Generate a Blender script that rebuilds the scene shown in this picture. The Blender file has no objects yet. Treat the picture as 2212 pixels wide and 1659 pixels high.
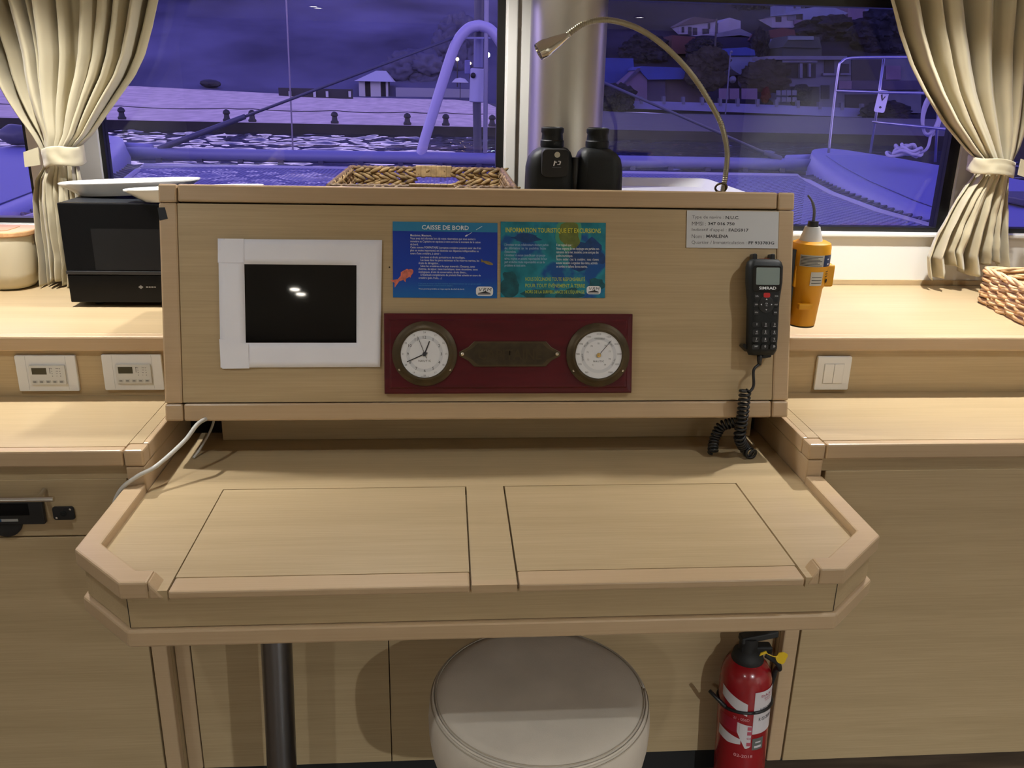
import bpy, bmesh, math, random
from mathutils import Vector, Matrix, noise
rnd = random.Random(7)
C = bpy.context.scene.collection
PI = math.pi
V = Vector

# ------------------------------------------------------------------ camera
FPX, IW, IH = 1875.2576, 2212, 1659
CAM = V((-0.08035, -1.65837, 1.48231))
CR = V((0.9970835963, -0.0732301170, 0.0214860863))
CU = V((0.0031805564, 0.3211654800, 0.9470177498))
CF = V((0.0762508099, 0.9441875261, -0.3204617444))
cd = bpy.data.cameras.new('camera'); cam = bpy.data.objects.new('camera', cd); C.objects.link(cam)
cd.sensor_width = 36.0; cd.lens = 36.0 * FPX / IW; cd.clip_start = 0.02; cd.clip_end = 2000
cam.matrix_world = Matrix(((CR.x, CU.x, -CF.x, CAM.x), (CR.y, CU.y, -CF.y, CAM.y), (CR.z, CU.z, -CF.z, CAM.z), (0, 0, 0, 1)))
bpy.context.scene.camera = cam

def ray(u, v): return CR * ((u - IW/2) / FPX) - CU * ((v - IH/2) / FPX) + CF
def at(u, v, y):                       # survey point seen at (u, v) in the plane y
    d = ray(u, v); return CAM + d * ((y - CAM.y) / d.y)
def onz(u, v, z):                      # survey point seen at (u, v) on the level z
    d = ray(u, v); return CAM + d * ((z - CAM.z) / d.z)

# ------------------------------------------------------------------ materials
def s2l(c):
    return tuple(((x/255)/12.92 if x/255 <= .04045 else ((x/255+.055)/1.055)**2.4) for x in c)
MATS = {}
def newmat(name):
    m = bpy.data.materials.new(name); m.use_nodes = True; n = m.node_tree.nodes
    return m, n, m.node_tree.links, n['Principled BSDF']
def mat(name, col, rough=.5, metal=0., var=.0, scale=20, bump=0., bscale=200, spec=.5, stretch=(1,1,1), coat=0., trans=0.):
    if name in MATS: return MATS[name]
    m, n, l, b = newmat(name)
    b.inputs['Roughness'].default_value = rough; b.inputs['Metallic'].default_value = metal
    b.inputs['Specular IOR Level'].default_value = spec
    b.inputs['Coat Weight'].default_value = coat
    b.inputs['Transmission Weight'].default_value = trans
    b.inputs['Base Color'].default_value = (*col, 1)
    if var or bump:
        tc = n.new('ShaderNodeTexCoord'); mp = n.new('ShaderNodeMapping'); mp.inputs['Scale'].default_value = stretch
        l.new(tc.outputs['Object'], mp.inputs['Vector'])
    if var:
        t = n.new('ShaderNodeTexNoise'); t.inputs['Scale'].default_value = scale; t.inputs['Detail'].default_value = 5
        r = n.new('ShaderNodeValToRGB'); r.color_ramp.elements[0].position = .3; r.color_ramp.elements[1].position = .7
        r.color_ramp.elements[0].color = (*[max(0, c*(1-var)) for c in col], 1); r.color_ramp.elements[1].color = (*[min(1, c*(1+var)) for c in col], 1)
        l.new(mp.outputs[0], t.inputs['Vector']); l.new(t.outputs['Fac'], r.inputs[0]); l.new(r.outputs[0], b.inputs['Base Color'])
    if bump:
        t2 = n.new('ShaderNodeTexNoise'); t2.inputs['Scale'].default_value = bscale
        bp = n.new('ShaderNodeBump'); bp.inputs['Strength'].default_value = bump; bp.inputs['Distance'].default_value = .002
        l.new(mp.outputs[0], t2.inputs['Vector']); l.new(t2.outputs['Fac'], bp.inputs['Height']); l.new(bp.outputs[0], b.inputs['Normal'])
    MATS[name] = m; return m
def wood(name, c0, c1, rough=.38, fine=1.):
    m, n, l, b = newmat(name)
    tc = n.new('ShaderNodeTexCoord'); mp = n.new('ShaderNodeMapping'); mp.inputs['Scale'].default_value = (2.2, 150, 150)
    l.new(tc.outputs['Object'], mp.inputs['Vector'])
    t = n.new('ShaderNodeTexNoise'); t.inputs['Scale'].default_value = 2.2; t.inputs['Detail'].default_value = 6; t.inputs['Roughness'].default_value = .65
    l.new(mp.outputs[0], t.inputs['Vector'])
    mp2 = n.new('ShaderNodeMapping'); mp2.inputs['Scale'].default_value = (1.1, 14, 14); l.new(tc.outputs['Object'], mp2.inputs['Vector'])
    t2 = n.new('ShaderNodeTexNoise'); t2.inputs['Scale'].default_value = 1.6; t2.inputs['Detail'].default_value = 3; l.new(mp2.outputs[0], t2.inputs['Vector'])
    mx = n.new('ShaderNodeMath'); mx.operation = 'MULTIPLY_ADD'; mx.inputs[1].default_value = .62; l.new(t.outputs['Fac'], mx.inputs[0])
    m3 = n.new('ShaderNodeMath'); m3.operation = 'MULTIPLY'; m3.inputs[1].default_value = .38; l.new(t2.outputs['Fac'], m3.inputs[0]); l.new(m3.outputs[0], mx.inputs[2])
    r = n.new('ShaderNodeValToRGB'); r.color_ramp.elements[0].position = .3; r.color_ramp.elements[1].position = .68
    r.color_ramp.elements[0].color = (*c0, 1); r.color_ramp.elements[1].color = (*c1, 1)
    l.new(mx.outputs[0], r.inputs[0]); l.new(r.outputs[0], b.inputs['Base Color'])
    b.inputs['Roughness'].default_value = rough; b.inputs['Specular IOR Level'].default_value = .45
    bp = n.new('ShaderNodeBump'); bp.inputs['Strength'].default_value = .06; bp.inputs['Distance'].default_value = .001
    l.new(t.outputs['Fac'], bp.inputs['Height']); l.new(bp.outputs[0], b.inputs['Normal'])
    MATS[name] = m; return m
def emit(name, col, st):
    m, n, l, b = newmat(name); b.inputs['Emission Color'].default_value = (*col, 1); b.inputs['Emission Strength'].default_value = st
    b.inputs['Base Color'].default_value = (*col, 1); MATS[name] = m; return m
def glass(name, tint, refl=.05, edge=.5):
    m = bpy.data.materials.new(name); m.use_nodes = True; n = m.node_tree.nodes; l = m.node_tree.links; n.clear()
    o = n.new('ShaderNodeOutputMaterial'); tr = n.new('ShaderNodeBsdfTransparent'); gl = n.new('ShaderNodeBsdfGlossy'); mx = n.new('ShaderNodeMixShader')
    tr.inputs[0].default_value = (*tint, 1); gl.inputs['Roughness'].default_value = .003; gl.inputs[0].default_value = (1, 1, 1, 1)
    lw = n.new('ShaderNodeLayerWeight'); pw = n.new('ShaderNodeMath'); pw.operation = 'POWER'; pw.inputs[1].default_value = 4
    ma = n.new('ShaderNodeMath'); ma.operation = 'MULTIPLY_ADD'; ma.inputs[1].default_value = edge; ma.inputs[2].default_value = refl
    l.new(lw.outputs['Facing'], pw.inputs[0]); l.new(pw.outputs[0], ma.inputs[0]); l.new(ma.outputs[0], mx.inputs[0])
    l.new(tr.outputs[0], mx.inputs[1]); l.new(gl.outputs[0], mx.inputs[2]); l.new(mx.outputs[0], o.inputs[0])
    MATS[name] = m; return m

OAK = wood('oak_veneer', (.400, .296, .160), (.522, .394, .228))
EDGE = wood('oak_edge', (.480, .340, .198), (.542, .393, .240), .34)
WHITE = mat('white_gelcoat', (.80, .785, .735), .35)
CEIL = mat('ceiling_vinyl', (.78, .76, .70), .7)
PLASW = mat('white_plastic', (.80, .79, .77), .35)
PLASG = mat('pale_grey_plastic', (.60, .60, .58), .4)
BLACK = mat('black_plastic', (.012, .012, .013), .38)
BLACKM = mat('black_matt', (.012, .012, .012), .65)
RUBB = mat('black_rubber', (.009, .011, .0115), .5, bump=.15, bscale=900, spec=.35)
GAP = mat('dark_gap', (.02, .015, .01), .8)
STEEL = mat('polished_steel', (.72, .70, .66), .18, 1.)
PAPER = mat('white_paper', (.88, .88, .95), .75, var=.02, scale=8)
INKW = mat('white_ink', (.85, .86, .88), .6)
INKK = mat('dark_ink', (.03, .03, .035), .6)
INKG = mat('grey_ink', (.13, .13, .14), .6)
BRASS = mat('dark_bronze', (.085, .062, .032), .45, .55, var=.25, scale=30)
SCREWM = mat('screw_metal', (.75, .68, .55), .25, 1.)
RED = mat('red_paint', (.29, .008, .013), .22, coat=.3)

# ------------------------------------------------------------------ mesh helpers
def B(): return bmesh.new()
def box(bm, x0, x1, y0, y1, z0, z1, M=None):
    vs = [bm.verts.new(V(p) if M is None else M @ V(p)) for p in
          [(x0,y0,z0),(x1,y0,z0),(x1,y1,z0),(x0,y1,z0),(x0,y0,z1),(x1,y0,z1),(x1,y1,z1),(x0,y1,z1)]]
    for f in ((3,2,1,0),(4,5,6,7),(0,1,5,4),(1,2,6,5),(2,3,7,6),(3,0,4,7)): bm.faces.new([vs[i] for i in f])
    return vs
def prism(bm, pts, z0, z1, M=None):
    a = sum(pts[i][0]*pts[(i+1) % len(pts)][1] - pts[(i+1) % len(pts)][0]*pts[i][1] for i in range(len(pts)))
    if a < 0: pts = pts[::-1]
    f = (lambda p: V(p)) if M is None else (lambda p: M @ V(p))
    lo = [bm.verts.new(f((p[0], p[1], z0))) for p in pts]; hi = [bm.verts.new(f((p[0], p[1], z1))) for p in pts]
    bm.faces.new(lo[::-1]); bm.faces.new(hi); k = len(pts)
    for i in range(k): bm.faces.new([lo[i], lo[(i+1) % k], hi[(i+1) % k], hi[i]])
def hull(bm, lo, hi):                 # two matching rings of 3-D points
    a = [bm.verts.new(V(p)) for p in lo]; b = [bm.verts.new(V(p)) for p in hi]; k = len(a)
    bm.faces.new(a[::-1]); bm.faces.new(b)
    for i in range(k): bm.faces.new([a[i], a[(i+1) % k], b[(i+1) % k], b[i]])
def loft(bm, rings, cap=True, closed=True):
    R = [[bm.verts.new(V(p)) for p in r] for r in rings]
    for a, b in zip(R, R[1:]):
        k = len(a)
        for i in range(k if closed else k-1): bm.faces.new([a[i], a[(i+1) % k], b[(i+1) % k], b[i]])
    if cap: bm.faces.new(R[0][::-1]); bm.faces.new(R[-1])
def frame_at(t):
    t = t.normalized(); a = V((0,0,1)) if abs(t.z) < .9 else V((1,0,0)); x = t.cross(a).normalized(); return x, x.cross(t).normalized()
def tube(bm, pts, r, seg=10, cap=True):
    pts = [V(p) for p in pts]; n = len(pts); rs = r if isinstance(r, (list, tuple)) else [r]*n
    rings = []; x = None
    for i, p in enumerate(pts):
        t = (pts[min(i+1, n-1)] - pts[max(i-1, 0)]).normalized()
        if x is None: x, y = frame_at(t); y = t.cross(x)
        else:
            x = (x - t * x.dot(t)); x = x.normalized() if x.length > 1e-6 else frame_at(t)[0]; y = t.cross(x)
        rings.append([p + (x*math.cos(2*PI*k/seg) + y*math.sin(2*PI*k/seg)) * rs[i] for k in range(seg)])
    loft(bm, rings, cap)
def spline(pts, n=8):
    pts = [V(p) for p in pts]; out = []
    P = [pts[0]*2 - pts[1]] + pts + [pts[-1]*2 - pts[-2]]
    for i in range(1, len(P)-2):
        p0, p1, p2, p3 = P[i-1:i+3]
        for k in range(n):
            t = k/n
            out.append(.5*((2*p1) + (p2-p0)*t + (2*p0-5*p1+4*p2-p3)*t*t + (3*p1-p0-3*p2+p3)*t**3))
    out.append(pts[-1]); return out
def lathe(bm, prof, seg=40, M=None, a0=0., a1=2*PI, cap=True):
    full = abs(a1-a0-2*PI) < 1e-6; M = M or Matrix()
    rings = []
    for r, z in prof:
        rings.append([M @ V((r*math.cos(a0+(a1-a0)*k/seg), r*math.sin(a0+(a1-a0)*k/seg), z)) for k in range(seg if full else seg+1)])
    R = [[bm.verts.new(p) for p in r] for r in rings]; k = len(R[0])
    for a, b in zip(R, R[1:]):
        for i in range(k if full else k-1): bm.faces.new([a[i], a[(i+1) % k], b[(i+1) % k], b[i]])
    if full and cap:
        if prof[0][0] > 1e-6: bm.faces.new(R[0][::-1])
        if prof[-1][0] > 1e-6: bm.faces.new(R[-1])
    bmesh.ops.remove_doubles(bm, verts=[v for r in R for v in r], dist=1e-6)
def blob(bm, c, r, sub=2, M=None, amp=0., fs=1.):
    d = bmesh.ops.create_icosphere(bm, subdivisions=sub, radius=1.)
    r = V(r) if not isinstance(r, (int, float)) else V((r, r, r))
    for v in d['verts']:
        p = v.co.copy()
        if amp: p *= 1 + amp*noise.noise(p*fs + V(c)*3.1) + .4*amp*noise.noise(p*fs*3.3 + V(c)*1.7)
        p = V((p.x*r.x, p.y*r.y, p.z*r.z)); v.co = V(c) + (M @ p if M else p)
def rrect(w, h, r, n=4, cx=0, cy=0):
    pts = []
    for sx, sy, a in ((1,1,0),(-1,1,PI/2),(-1,-1,PI),(1,-1,1.5*PI)):
        for k in range(n+1):
            t = a + PI/2*k/n; pts.append((cx + sx*(w/2-r) + r*math.cos(t), cy + sy*(h/2-r) + r*math.sin(t)))
    return pts

def wm(o):
    M = o.matrix_basis.copy(); p = o.parent
    while p: M = p.matrix_basis @ M; p = p.parent
    return M
def obj(name, bm, m, parent=None, bevel=0., smooth=False, local=False, seg=2, recalc=True):
    if recalc: bmesh.ops.recalc_face_normals(bm, faces=bm.faces)
    if parent is not None and not local: bm.transform(wm(parent).inverted())
    me = bpy.data.meshes.new(name); 
    off = None
    if parent is None and not local:
        xs = [v.co for v in bm.verts]; off = V(((min(c.x for c in xs)+max(c.x for c in xs))/2, (min(c.y for c in xs)+max(c.y for c in xs))/2, min(c.z for c in xs)))
        bm.transform(Matrix.Translation(-off))
    bm.to_mesh(me); bm.free()
    o = bpy.data.objects.new(name, me); C.objects.link(o)
    if off is not None: o.location = off
    if parent is not None: o.parent = parent
    if m: me.materials.append(m)
    if smooth:
        me.polygons.foreach_set('use_smooth', [True]*len(me.polygons))
        if smooth is not True:
            try: me.set_sharp_from_angle(angle=math.radians(smooth))
            except Exception: pass
    if bevel:
        b = o.modifiers.new('edge', 'BEVEL'); b.width = bevel; b.segments = seg; b.limit_method = 'ANGLE'; b.angle_limit = .6; b.harden_normals = False
    return o
def tag(o, label=None, cat=None, group=None, kind=None):
    if label: o['label'] = label
    if cat: o['category'] = cat
    if group: o['group'] = group
    if kind: o['kind'] = kind
    return o
def thing(name, label, cat, loc=(0,0,0), M=None, group=None):
    o = bpy.data.objects.new(name, None); C.objects.link(o); o.empty_display_size = .05
    if M is not None: o.matrix_basis = M
    else: o.location = loc
    return tag(o, label, cat, group)
def struct(name, bm, m, parent=None, label=None, **k):
    o = obj(name, bm, m, parent, **k)
    if parent is None: tag(o, label, None, None, 'structure')
    return o
FLAT = Matrix()
def text(name, body, parent, x, y, w=None, h=None, z=.0006, m=None, align='CENTER', bold=0., M=None, spacing=1., line=1.):
    """lettering fitted into w x h, its centre (or left middle) at x, y of the parent's own face"""
    cu = bpy.data.curves.new(name, 'FONT'); cu.body = body; cu.align_x = align; cu.offset = bold; cu.space_character = spacing; cu.space_line = line
    cu.resolution_u = 2
    t = bpy.data.objects.new(name, cu); C.objects.link(t); bpy.context.view_layer.update()
    me = bpy.data.meshes.new_from_object(t.evaluated_get(bpy.context.evaluated_depsgraph_get())); bpy.data.objects.remove(t)
    xs = [v.co.x for v in me.vertices]; ys = [v.co.y for v in me.vertices]
    x0, x1, y0, y1 = min(xs), max(xs), min(ys), max(ys)
    sx = w/(x1-x0) if w else None; sy = h/(y1-y0) if h else None
    sx = sx or sy; sy = sy or sx
    ax = x0 if align == 'LEFT' else (x0+x1)/2
    T = Matrix.Translation((x, y, z)) @ Matrix.Diagonal((sx, sy, 1, 1)) @ Matrix.Translation((-ax, -(y0+y1)/2, 0))
    me.transform((M or FLAT) @ T)
    me.materials.clear(); me.materials.append(m or INKK)
    o = bpy.data.objects.new(name, me); C.objects.link(o); o.parent = parent
    return o
def copy_tree(o, parent=None):
    c = o.copy(); C.objects.link(c); c.parent = parent
    for ch in list(o.children): copy_tree(ch, c)
    return c

# ------------------------------------------------------------------ console face frame: x along, y up the leaning face, z out of it
SL = V((0, .1107, 1.2959-.8433)).normalized(); NRM = V((0, -SL.z, SL.y))
def PF(x, t, d=0.):
    o = V((x, 0, .8433)) + SL*t + NRM*d
    return Matrix(((1, SL.x, NRM.x, o.x), (0, SL.y, NRM.y, o.y), (0, SL.z, NRM.z, o.z), (0, 0, 0, 1)))
VF = lambda x, y, z: Matrix(((1,0,0,x),(0,0,-1,y),(0,1,0,z),(0,0,0,1)))      # upright face looking at -y: local x, y(up), z(out)

# ================================================================== ROOM
FW = .735
XL, XR, YB, ZC = -2.3, 2.6, -4.8, 2.0
FLOORM = mat('dark_floor', (.15, .105, .07), .45, var=.3, scale=6, stretch=(1, 8, 8))
bm = B(); box(bm, XL-.05, XR+.05, YB-.05, .80, -.06, 0); struct('floor', bm, FLOORM, label='dark wooden cabin floor')
bm = B(); box(bm, XL-.05, XR+.05, YB-.05, .80, ZC, ZC+.06); struct('ceiling', bm, CEIL, label='cream cabin ceiling')
bm = B(); box(bm, XL-.06, XL, YB, .80, 0, ZC); struct('wall_left', bm, CEIL, label='cream side wall of the cabin')
bm = B(); box(bm, XR, XR+.06, YB, .80, 0, ZC); struct('wall_right', bm, CEIL, label='cream side wall of the cabin')
BACKM = mat('cabin_back', (.30, .26, .20), .55)
bm = B(); box(bm, XL, XR, YB-.06, YB, 0, ZC); struct('wall_back', bm, BACKM, label='wood panelled rear wall of the cabin')
OPEN = [(-2.2, -1.149, 1.122), (-.973, .0765, 1.122), (.33, 1.352, 1.122), (1.468, 2.5, 1.122)]
ZT = 1.765
bm = B(); box(bm, XL, XR, FW, FW+.07, 0, 1.122); box(bm, XL, XR, FW, FW+.07, ZT, ZC)
xs = [XL] + [v for o in OPEN for v in o[:2]] + [XR]
for a, b in zip(xs[0::2], xs[1::2]): box(bm, a, b, FW, FW+.07, 1.122, ZT)
struct('wall_front', bm, WHITE, label='white front wall of the cabin around the windows')
bm = B(); box(bm, XL, .125, FW-.014, FW, 1.104, 1.121); box(bm, .335, XR, FW-.014, FW, 1.109, 1.122)
struct('trim_1', bm, WHITE, label='white ledge under the windows', bevel=.004)
bm = B(); box(bm, .079, .107, FW-.012, FW, 1.122, ZT); struct('trim_2', bm, WHITE, label='white window post beside the steel post', bevel=.003)
bm = B(); box(bm, -.36, .11, FW-.008, FW, .972, .99); box(bm, .335, XR, FW-.008, FW, .9722, .986); box(bm, XL, -.65, FW-.008, FW, .9722, .986)
struct('trim_3', bm, OAK, label='thin oak strip where the window shelf meets the wall')
FRB = mat('black_window_seal', (.006, .006, .006), .4)
GL_L = glass('clear_tinted_glass', (.93, .93, .96), .035, .5)
GL_R = glass('dark_tinted_glass', (.88, .88, .95), .04, .5)
def window(i, x0, x1, m, lab, bl=.012, br=.012, bb=.013, bt=.05):
    z0, z1 = 1.122, ZT
    bm = B(); y0, y1 = FW+.012, FW+.05
    box(bm, x0, x0+bl, y0, y1, z0, z1); box(bm, x1-br, x1, y0, y1, z0, z1); box(bm, x0+bl, x1-br, y0, y1, z0, z0+bb); box(bm, x0+bl, x1-br, y0, y1, z1-bt, z1)
    w = struct('window_%d' % i, bm, FRB, label=lab)
    bm = B(); box(bm, x0+bl, x1-br, FW+.026, FW+.031, z0+bb, z1-bt); obj('pane', bm, m, w)
window(1, -2.2, -1.149, GL_L, 'window pane with black seal left of the left curtain')
window(2, -.973, .0765, GL_L, 'large clear window pane left of the steel post', bl=.011, br=.02)
window(3, .33, 1.352, GL_R, 'darker tinted window pane right of the steel post', bl=.004, br=.030, bt=.056)
window(4, 1.468, 2.5, GL_R, 'window pane with black seal right of the right curtain')

# ceiling downlights -----------------------------------------------------
LAMPM = emit('lamp_glow', (1, .93, .80), 60.)
def downlight(x, y, power, lab, cone=150, blend=.6, rad=.02, col=(1, .975, .945)):
    t = thing('ceiling_downlight', lab, 'lamp', (x, y, ZC-.012), group='cabin ceiling downlights')
    bm = B(); lathe(bm, [(.030, .001), (.042, 0), (.042, .006), (.030, .012)], 32, cap=False); bmesh.ops.translate(bm, vec=(x, y, ZC-.012), verts=bm.verts)
    obj('trim_ring', bm, STEEL, t, smooth=40)
    bm = B(); lathe(bm, [(0, .004), (.030, .004), (.030, .012), (0, .012)], 32); bmesh.ops.translate(bm, vec=(x, y, ZC-.012), verts=bm.verts)
    obj('diffuser', bm, LAMPM, t)
    ld = bpy.data.lights.new('downlight_bulb', 'SPOT'); lo = bpy.data.objects.new('downlight_bulb', ld); C.objects.link(lo)
    ld.energy = power; ld.spot_size = math.radians(cone); ld.spot_blend = blend; ld.shadow_soft_size = rad; ld.color = col
    lo.location = (x, y, ZC-.03)
P_A, P_B, P_C = 78., 15., 80.
downlight(-1.02, .33, P_A, 'small round ceiling light above the microwave', 86, 1.)
downlight(1.13, .33, P_A*1.25, 'small round ceiling light above the right window shelf', 92, 1.)
downlight(-.25, .36, P_A*.42, 'small round ceiling light between the left curtain and the steel post', 140, .6)
downlight(-.99, -.76, P_B, 'small round ceiling light over the left counter', 140, col=(.93, .98, 1.))
downlight(1.10, -.58, P_B, 'small round ceiling light over the right counter', 140, col=(.93, .98, 1.))
downlight(-.965, -3.29, P_C*.55, 'nearer of two ceiling lights mirrored in the black screen', col=(.93, .98, 1.))
downlight(-.948, -3.40, P_C*.55, 'farther of two ceiling lights mirrored in the black screen', col=(.93, .98, 1.))
downlight(1.3, -3.4, P_C*3.9, 'added fill light on the ceiling in the unseen rear right of the cabin', col=(.93, .98, 1.))  # unseen lamp added to brighten the right side from behind

# steel post -------------------------------------------------------------
m, n, l, b = newmat('brushed_steel'); b.inputs['Metallic'].default_value = 1; b.inputs['Base Color'].default_value = (.78, .75, .69, 1); b.inputs['Roughness'].default_value = .30
b.inputs['Anisotropic'].default_value = .6; MATS['brushed'] = m
bm = B(); lathe(bm, [(.094, 0), (.094, ZC)], 64); bmesh.ops.translate(bm, vec=(.224, .625, 0), verts=bm.verts)
tag(obj('mast_support_post', bm, m, smooth=50), 'thick brushed metal post standing between the two large windows', 'post')

# ================================================================== FURNITURE
BV = .0025
# window shelf (upper counter): two runs, either side of the console -----
def shelf_run(lab, poly_top, fx0, fx1, grp='window shelves'):
    t = thing('window_shelf', lab, 'shelf', ((fx0+fx1)/2, .45, .83))
    bm = B(); prism(bm, poly_top, .9405, .9718); obj('shelf_top', bm, OAK, t, bevel=.002)
    bm = B(); box(bm, fx0, fx1, .163, .190, .9395, .9722); obj('front_edge', bm, EDGE, t, bevel=.004)
    bm = B(); box(bm, fx0, fx1, .178, .20, .8353, .9395); obj('riser', bm, OAK, t)
    return t
shelf_run('oak window shelf left of the console with the microwave on it', [(XL, .188), (-.642, .188), (-.642, .385), (-.37, .385), (-.37, FW-.008), (XL, FW-.008)], XL, -.642)
shelf_run('oak window shelf right of the console under the tinted window', [(.642, .188), (XR, .188), (XR, FW-.008), (.33, FW-.008), (.33, .515), (.642, .515)], .642, XR)

# lower counters ---------------------------------------------------------
def counter(lab, s, xi, xo, xe):
    """s=-1 left / +1 right; xi inner side, xo outer face of the corner block, xe far end"""
    t = thing('side_counter', lab, 'counter', ((xi+xe)/2, 0, .75))
    lo, hi = sorted((xi, xe)); ylf = -.1289
    bm = B(); 
    a, b = sorted((xo + s*.0012, xe)); box(bm, a, b, ylf+.022, .178, .8027, .8351)
    a, b = sorted((xi + s*.012, xo)); box(bm, a, b, ylf+.036, .178, .8027, .8351)
    obj('counter_top', bm, OAK, t)
    a, b = sorted((xo + s*.0014, xe)); bm = B(); box(bm, a, b, ylf, ylf+.0225, .8026, .8353); obj('front_edge', bm, EDGE, t, bevel=.004)
    a, b = sorted((xi, xo)); bm = B(); box(bm, a, b, ylf, ylf+.035, .8026, .8353); obj('corner_block', bm, EDGE, t, bevel=.004)
    a, b = sorted((xi, xi + s*.0125)); bm = B(); box(bm, a, b, ylf+.036, .178, .8026, .8353); obj('side_edge', bm, EDGE, t, bevel=.003)
    a, b = sorted((xo, xe)); bm = B(); box(bm, a, b, ylf+.012, .10, .774, .8022); obj('riser_board', bm, OAK, t)
    a, b = sorted((xi+s*.0015, xo-s*.001)); bm = B(); box(bm, a, b, ylf+.0015, .178, .738, .8016); obj('corner_post', bm, EDGE, t, bevel=.003)
    a, b = sorted((xi+s*.002, xi + s*.02)); bm = B(); box(bm, a, b, ylf+.05, .178, .73, .8018); obj('side_board', bm, OAK, t)
    return t
counter('oak counter left of the console below the control panels', -1, -.6407, -.6766, XL)
counter('oak counter right of the console below the light switch', 1, .6326, .6669, XR)

# cabinets under the counters -------------------------------------------
YF = -.118
def handle(parent, x0, x1, z):
    bm = B(); tube(bm, [(x0, YF-.034, z), (x1, YF-.034, z)], .0052, 14)
    h = obj('handle', bm, STEEL, parent, smooth=40)
    for xx in (x1-.030, x0+.03):
        bm = B(); tube(bm, [(xx, YF-.001, z+.004), (xx, YF-.034, z)], .0045, 12); obj('handle_post', bm, STEEL, h, smooth=40)
def side_cabinet(lab, s, xi, xo, xe, drawer):
    t = thing('base_cabinet', lab, 'cabinet', ((xi+xe)/2, 0, 0))
    a, b = sorted((xi, xe)); bm = B(); box(bm, a, b, YF+.022, .16, .055, .727); obj('carcass', bm, OAK, t)
    a, b = sorted((xi, xe)); bm = B(); box(bm, a+.001, b-.001, YF+.06, .15, 0, .0545); obj('toe_kick', bm, BLACKM, t)
    a, b = sorted((xi, xo)); bm = B(); box(bm, a, b, YF, YF+.0215, .055, .72); obj('stile', bm, EDGE, t, bevel=.003)
    a, b = sorted((xo + s*.0035, xe))
    if drawer:
        bm = B(); box(bm, a, b, YF, YF+.0215, .6555, .7735); d = obj('drawer', bm, OAK, t, bevel=.0015)
        handle(d, -1.30, -.802, .7495)
        bm = B(); box(bm, a, b, YF, YF+.0215, .055, .6525); obj('door', bm, OAK, t, bevel=.0015)
    else:
        bm = B(); box(bm, a, b, YF, YF+.0215, .055, .7735); obj('door', bm, OAK, t, bevel=.0015)
    return t
cabL = side_cabinet('pale oak cabinet left of the desk with a drawer and a radio', -1, -.6455, -.6768, XL, True)
side_cabinet('pale oak cabinet right of the desk beside the extinguisher', 1, .6415, .6750, XR, False)
t = thing('kneehole_panelling', 'oak panelling at the back of the space under the desk', 'panel', (0, -.07, 0))
bm = B(); box(bm, -.6445, -.6135, -.080, -.06, .058, .65); obj('stile', bm, EDGE, t, bevel=.0015)
bm = B(); box(bm, -.611, -.2035, -.080, -.06, .058, .65); obj('door', bm, OAK, t, bevel=.001)
bm = B(); box(bm, -.2015, .6405, -.080, -.06, .058, .65); obj('back_panel', bm, OAK, t, bevel=.001)
bm = B(); box(bm, -.6445, .6405, -.055, -.045, 0, .68); obj('backing', bm, GAP, t)
bm = B(); box(bm, -.6445, .6405, -.072, -.056, 0, .057); obj('toe_kick', bm, BLACKM, t)

# chart desk -------------------------------------------------------------
ZD, ZR = .752, .7686
desk = thing('chart_desk', 'oak chart desk with raised corner rims and two flush lids', 'desk', (0, -.2, 0))
xl, xr, xli, xri = -.6766, .6669, -.6407, .6326
bm = B()
prism(bm, [(xli+.002, .165), (xli+.002, -.13), (xl+.012, -.13), (xl+.012, -.372), (-.571+.004, -.4676), (.558-.004, -.4676), (xr-.012, -.372), (xr-.012, -.13), (xri-.002, -.13), (xri-.002, .165)], .690, .7140)
obj('desk_frame', bm, OAK, desk)
LX0, LX1, RX0, RX1, LY = -.5022, -.0428, .0328, .4935, -.1245
bm = B()
box(bm, xli, xri, LY, .165, .715, ZD)                                   # back strip
box(bm, LX1+.0020, RX0-.0024, -.4660, LY, .715, ZD)                     # bar between the lids
for s, xo_, xa in ((-1, xli, LX0-.0008), (1, xri, RX1+.0022)):
    cxo = -.5567 if s < 0 else .5475; ce = -.545 if s < 0 else .535
    prism(bm, [(xo_, LY), (xo_, -.352), (cxo, -.436), (cxo, -.4775), (xa, -.4775), (xa, LY)], .734, ZD)
obj('desktop', bm, OAK, desk)
bm = B(); box(bm, LX1+.0022, RX0-.0026, -.4808, -.4655, .7390, ZD+.0003); obj('front_edge', bm, EDGE, desk)
for x0, x1 in ((LX0+.0014, LX1-.0008), (RX0+.0008, RX1-.0012)):
    bm = B(); box(bm, x0, x1, -.4395, LY-.0022, .734, ZD); lid = obj('lid', bm, OAK, desk)
    bm = B(); box(bm, x0, x1, -.481, -.4397, .7385, ZD+.0002); obj('lid_front_edge', bm, EDGE, lid, bevel=.003)
for s in (-1, 1):
    xo, xi_ = (xl, xli) if s < 0 else (xr, xri)
    cx, cxi, ex, nx = (-.5717, -.5567, -.530, -.5075) if s < 0 else (.5584, .5440, .5165, .4985)
    bm = B(); z0 = .7385
    prism(bm, [(xo, -.1295), (xo, -.3740), (cx, -.4796), (ex, -.4796), (ex, -.4425), (cxi, -.4425), (xi_, -.3560), (xi_, -.1295)], z0, ZR)
    A = [(ex, -.4796), (ex, -.4425), (nx, -.4425), (nx, -.4796)]
    hull(bm, [(x, y, z0) for x, y in A], [(ex, -.4796, ZR), (ex, -.4425, ZR), (ex + (nx-ex)*.55, -.4425, ZD+.0008), (ex + (nx-ex)*.55, -.4796, ZD+.0008)])
    obj('corner_rim', bm, EDGE, desk, bevel=.0035)
bm = B()
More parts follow.
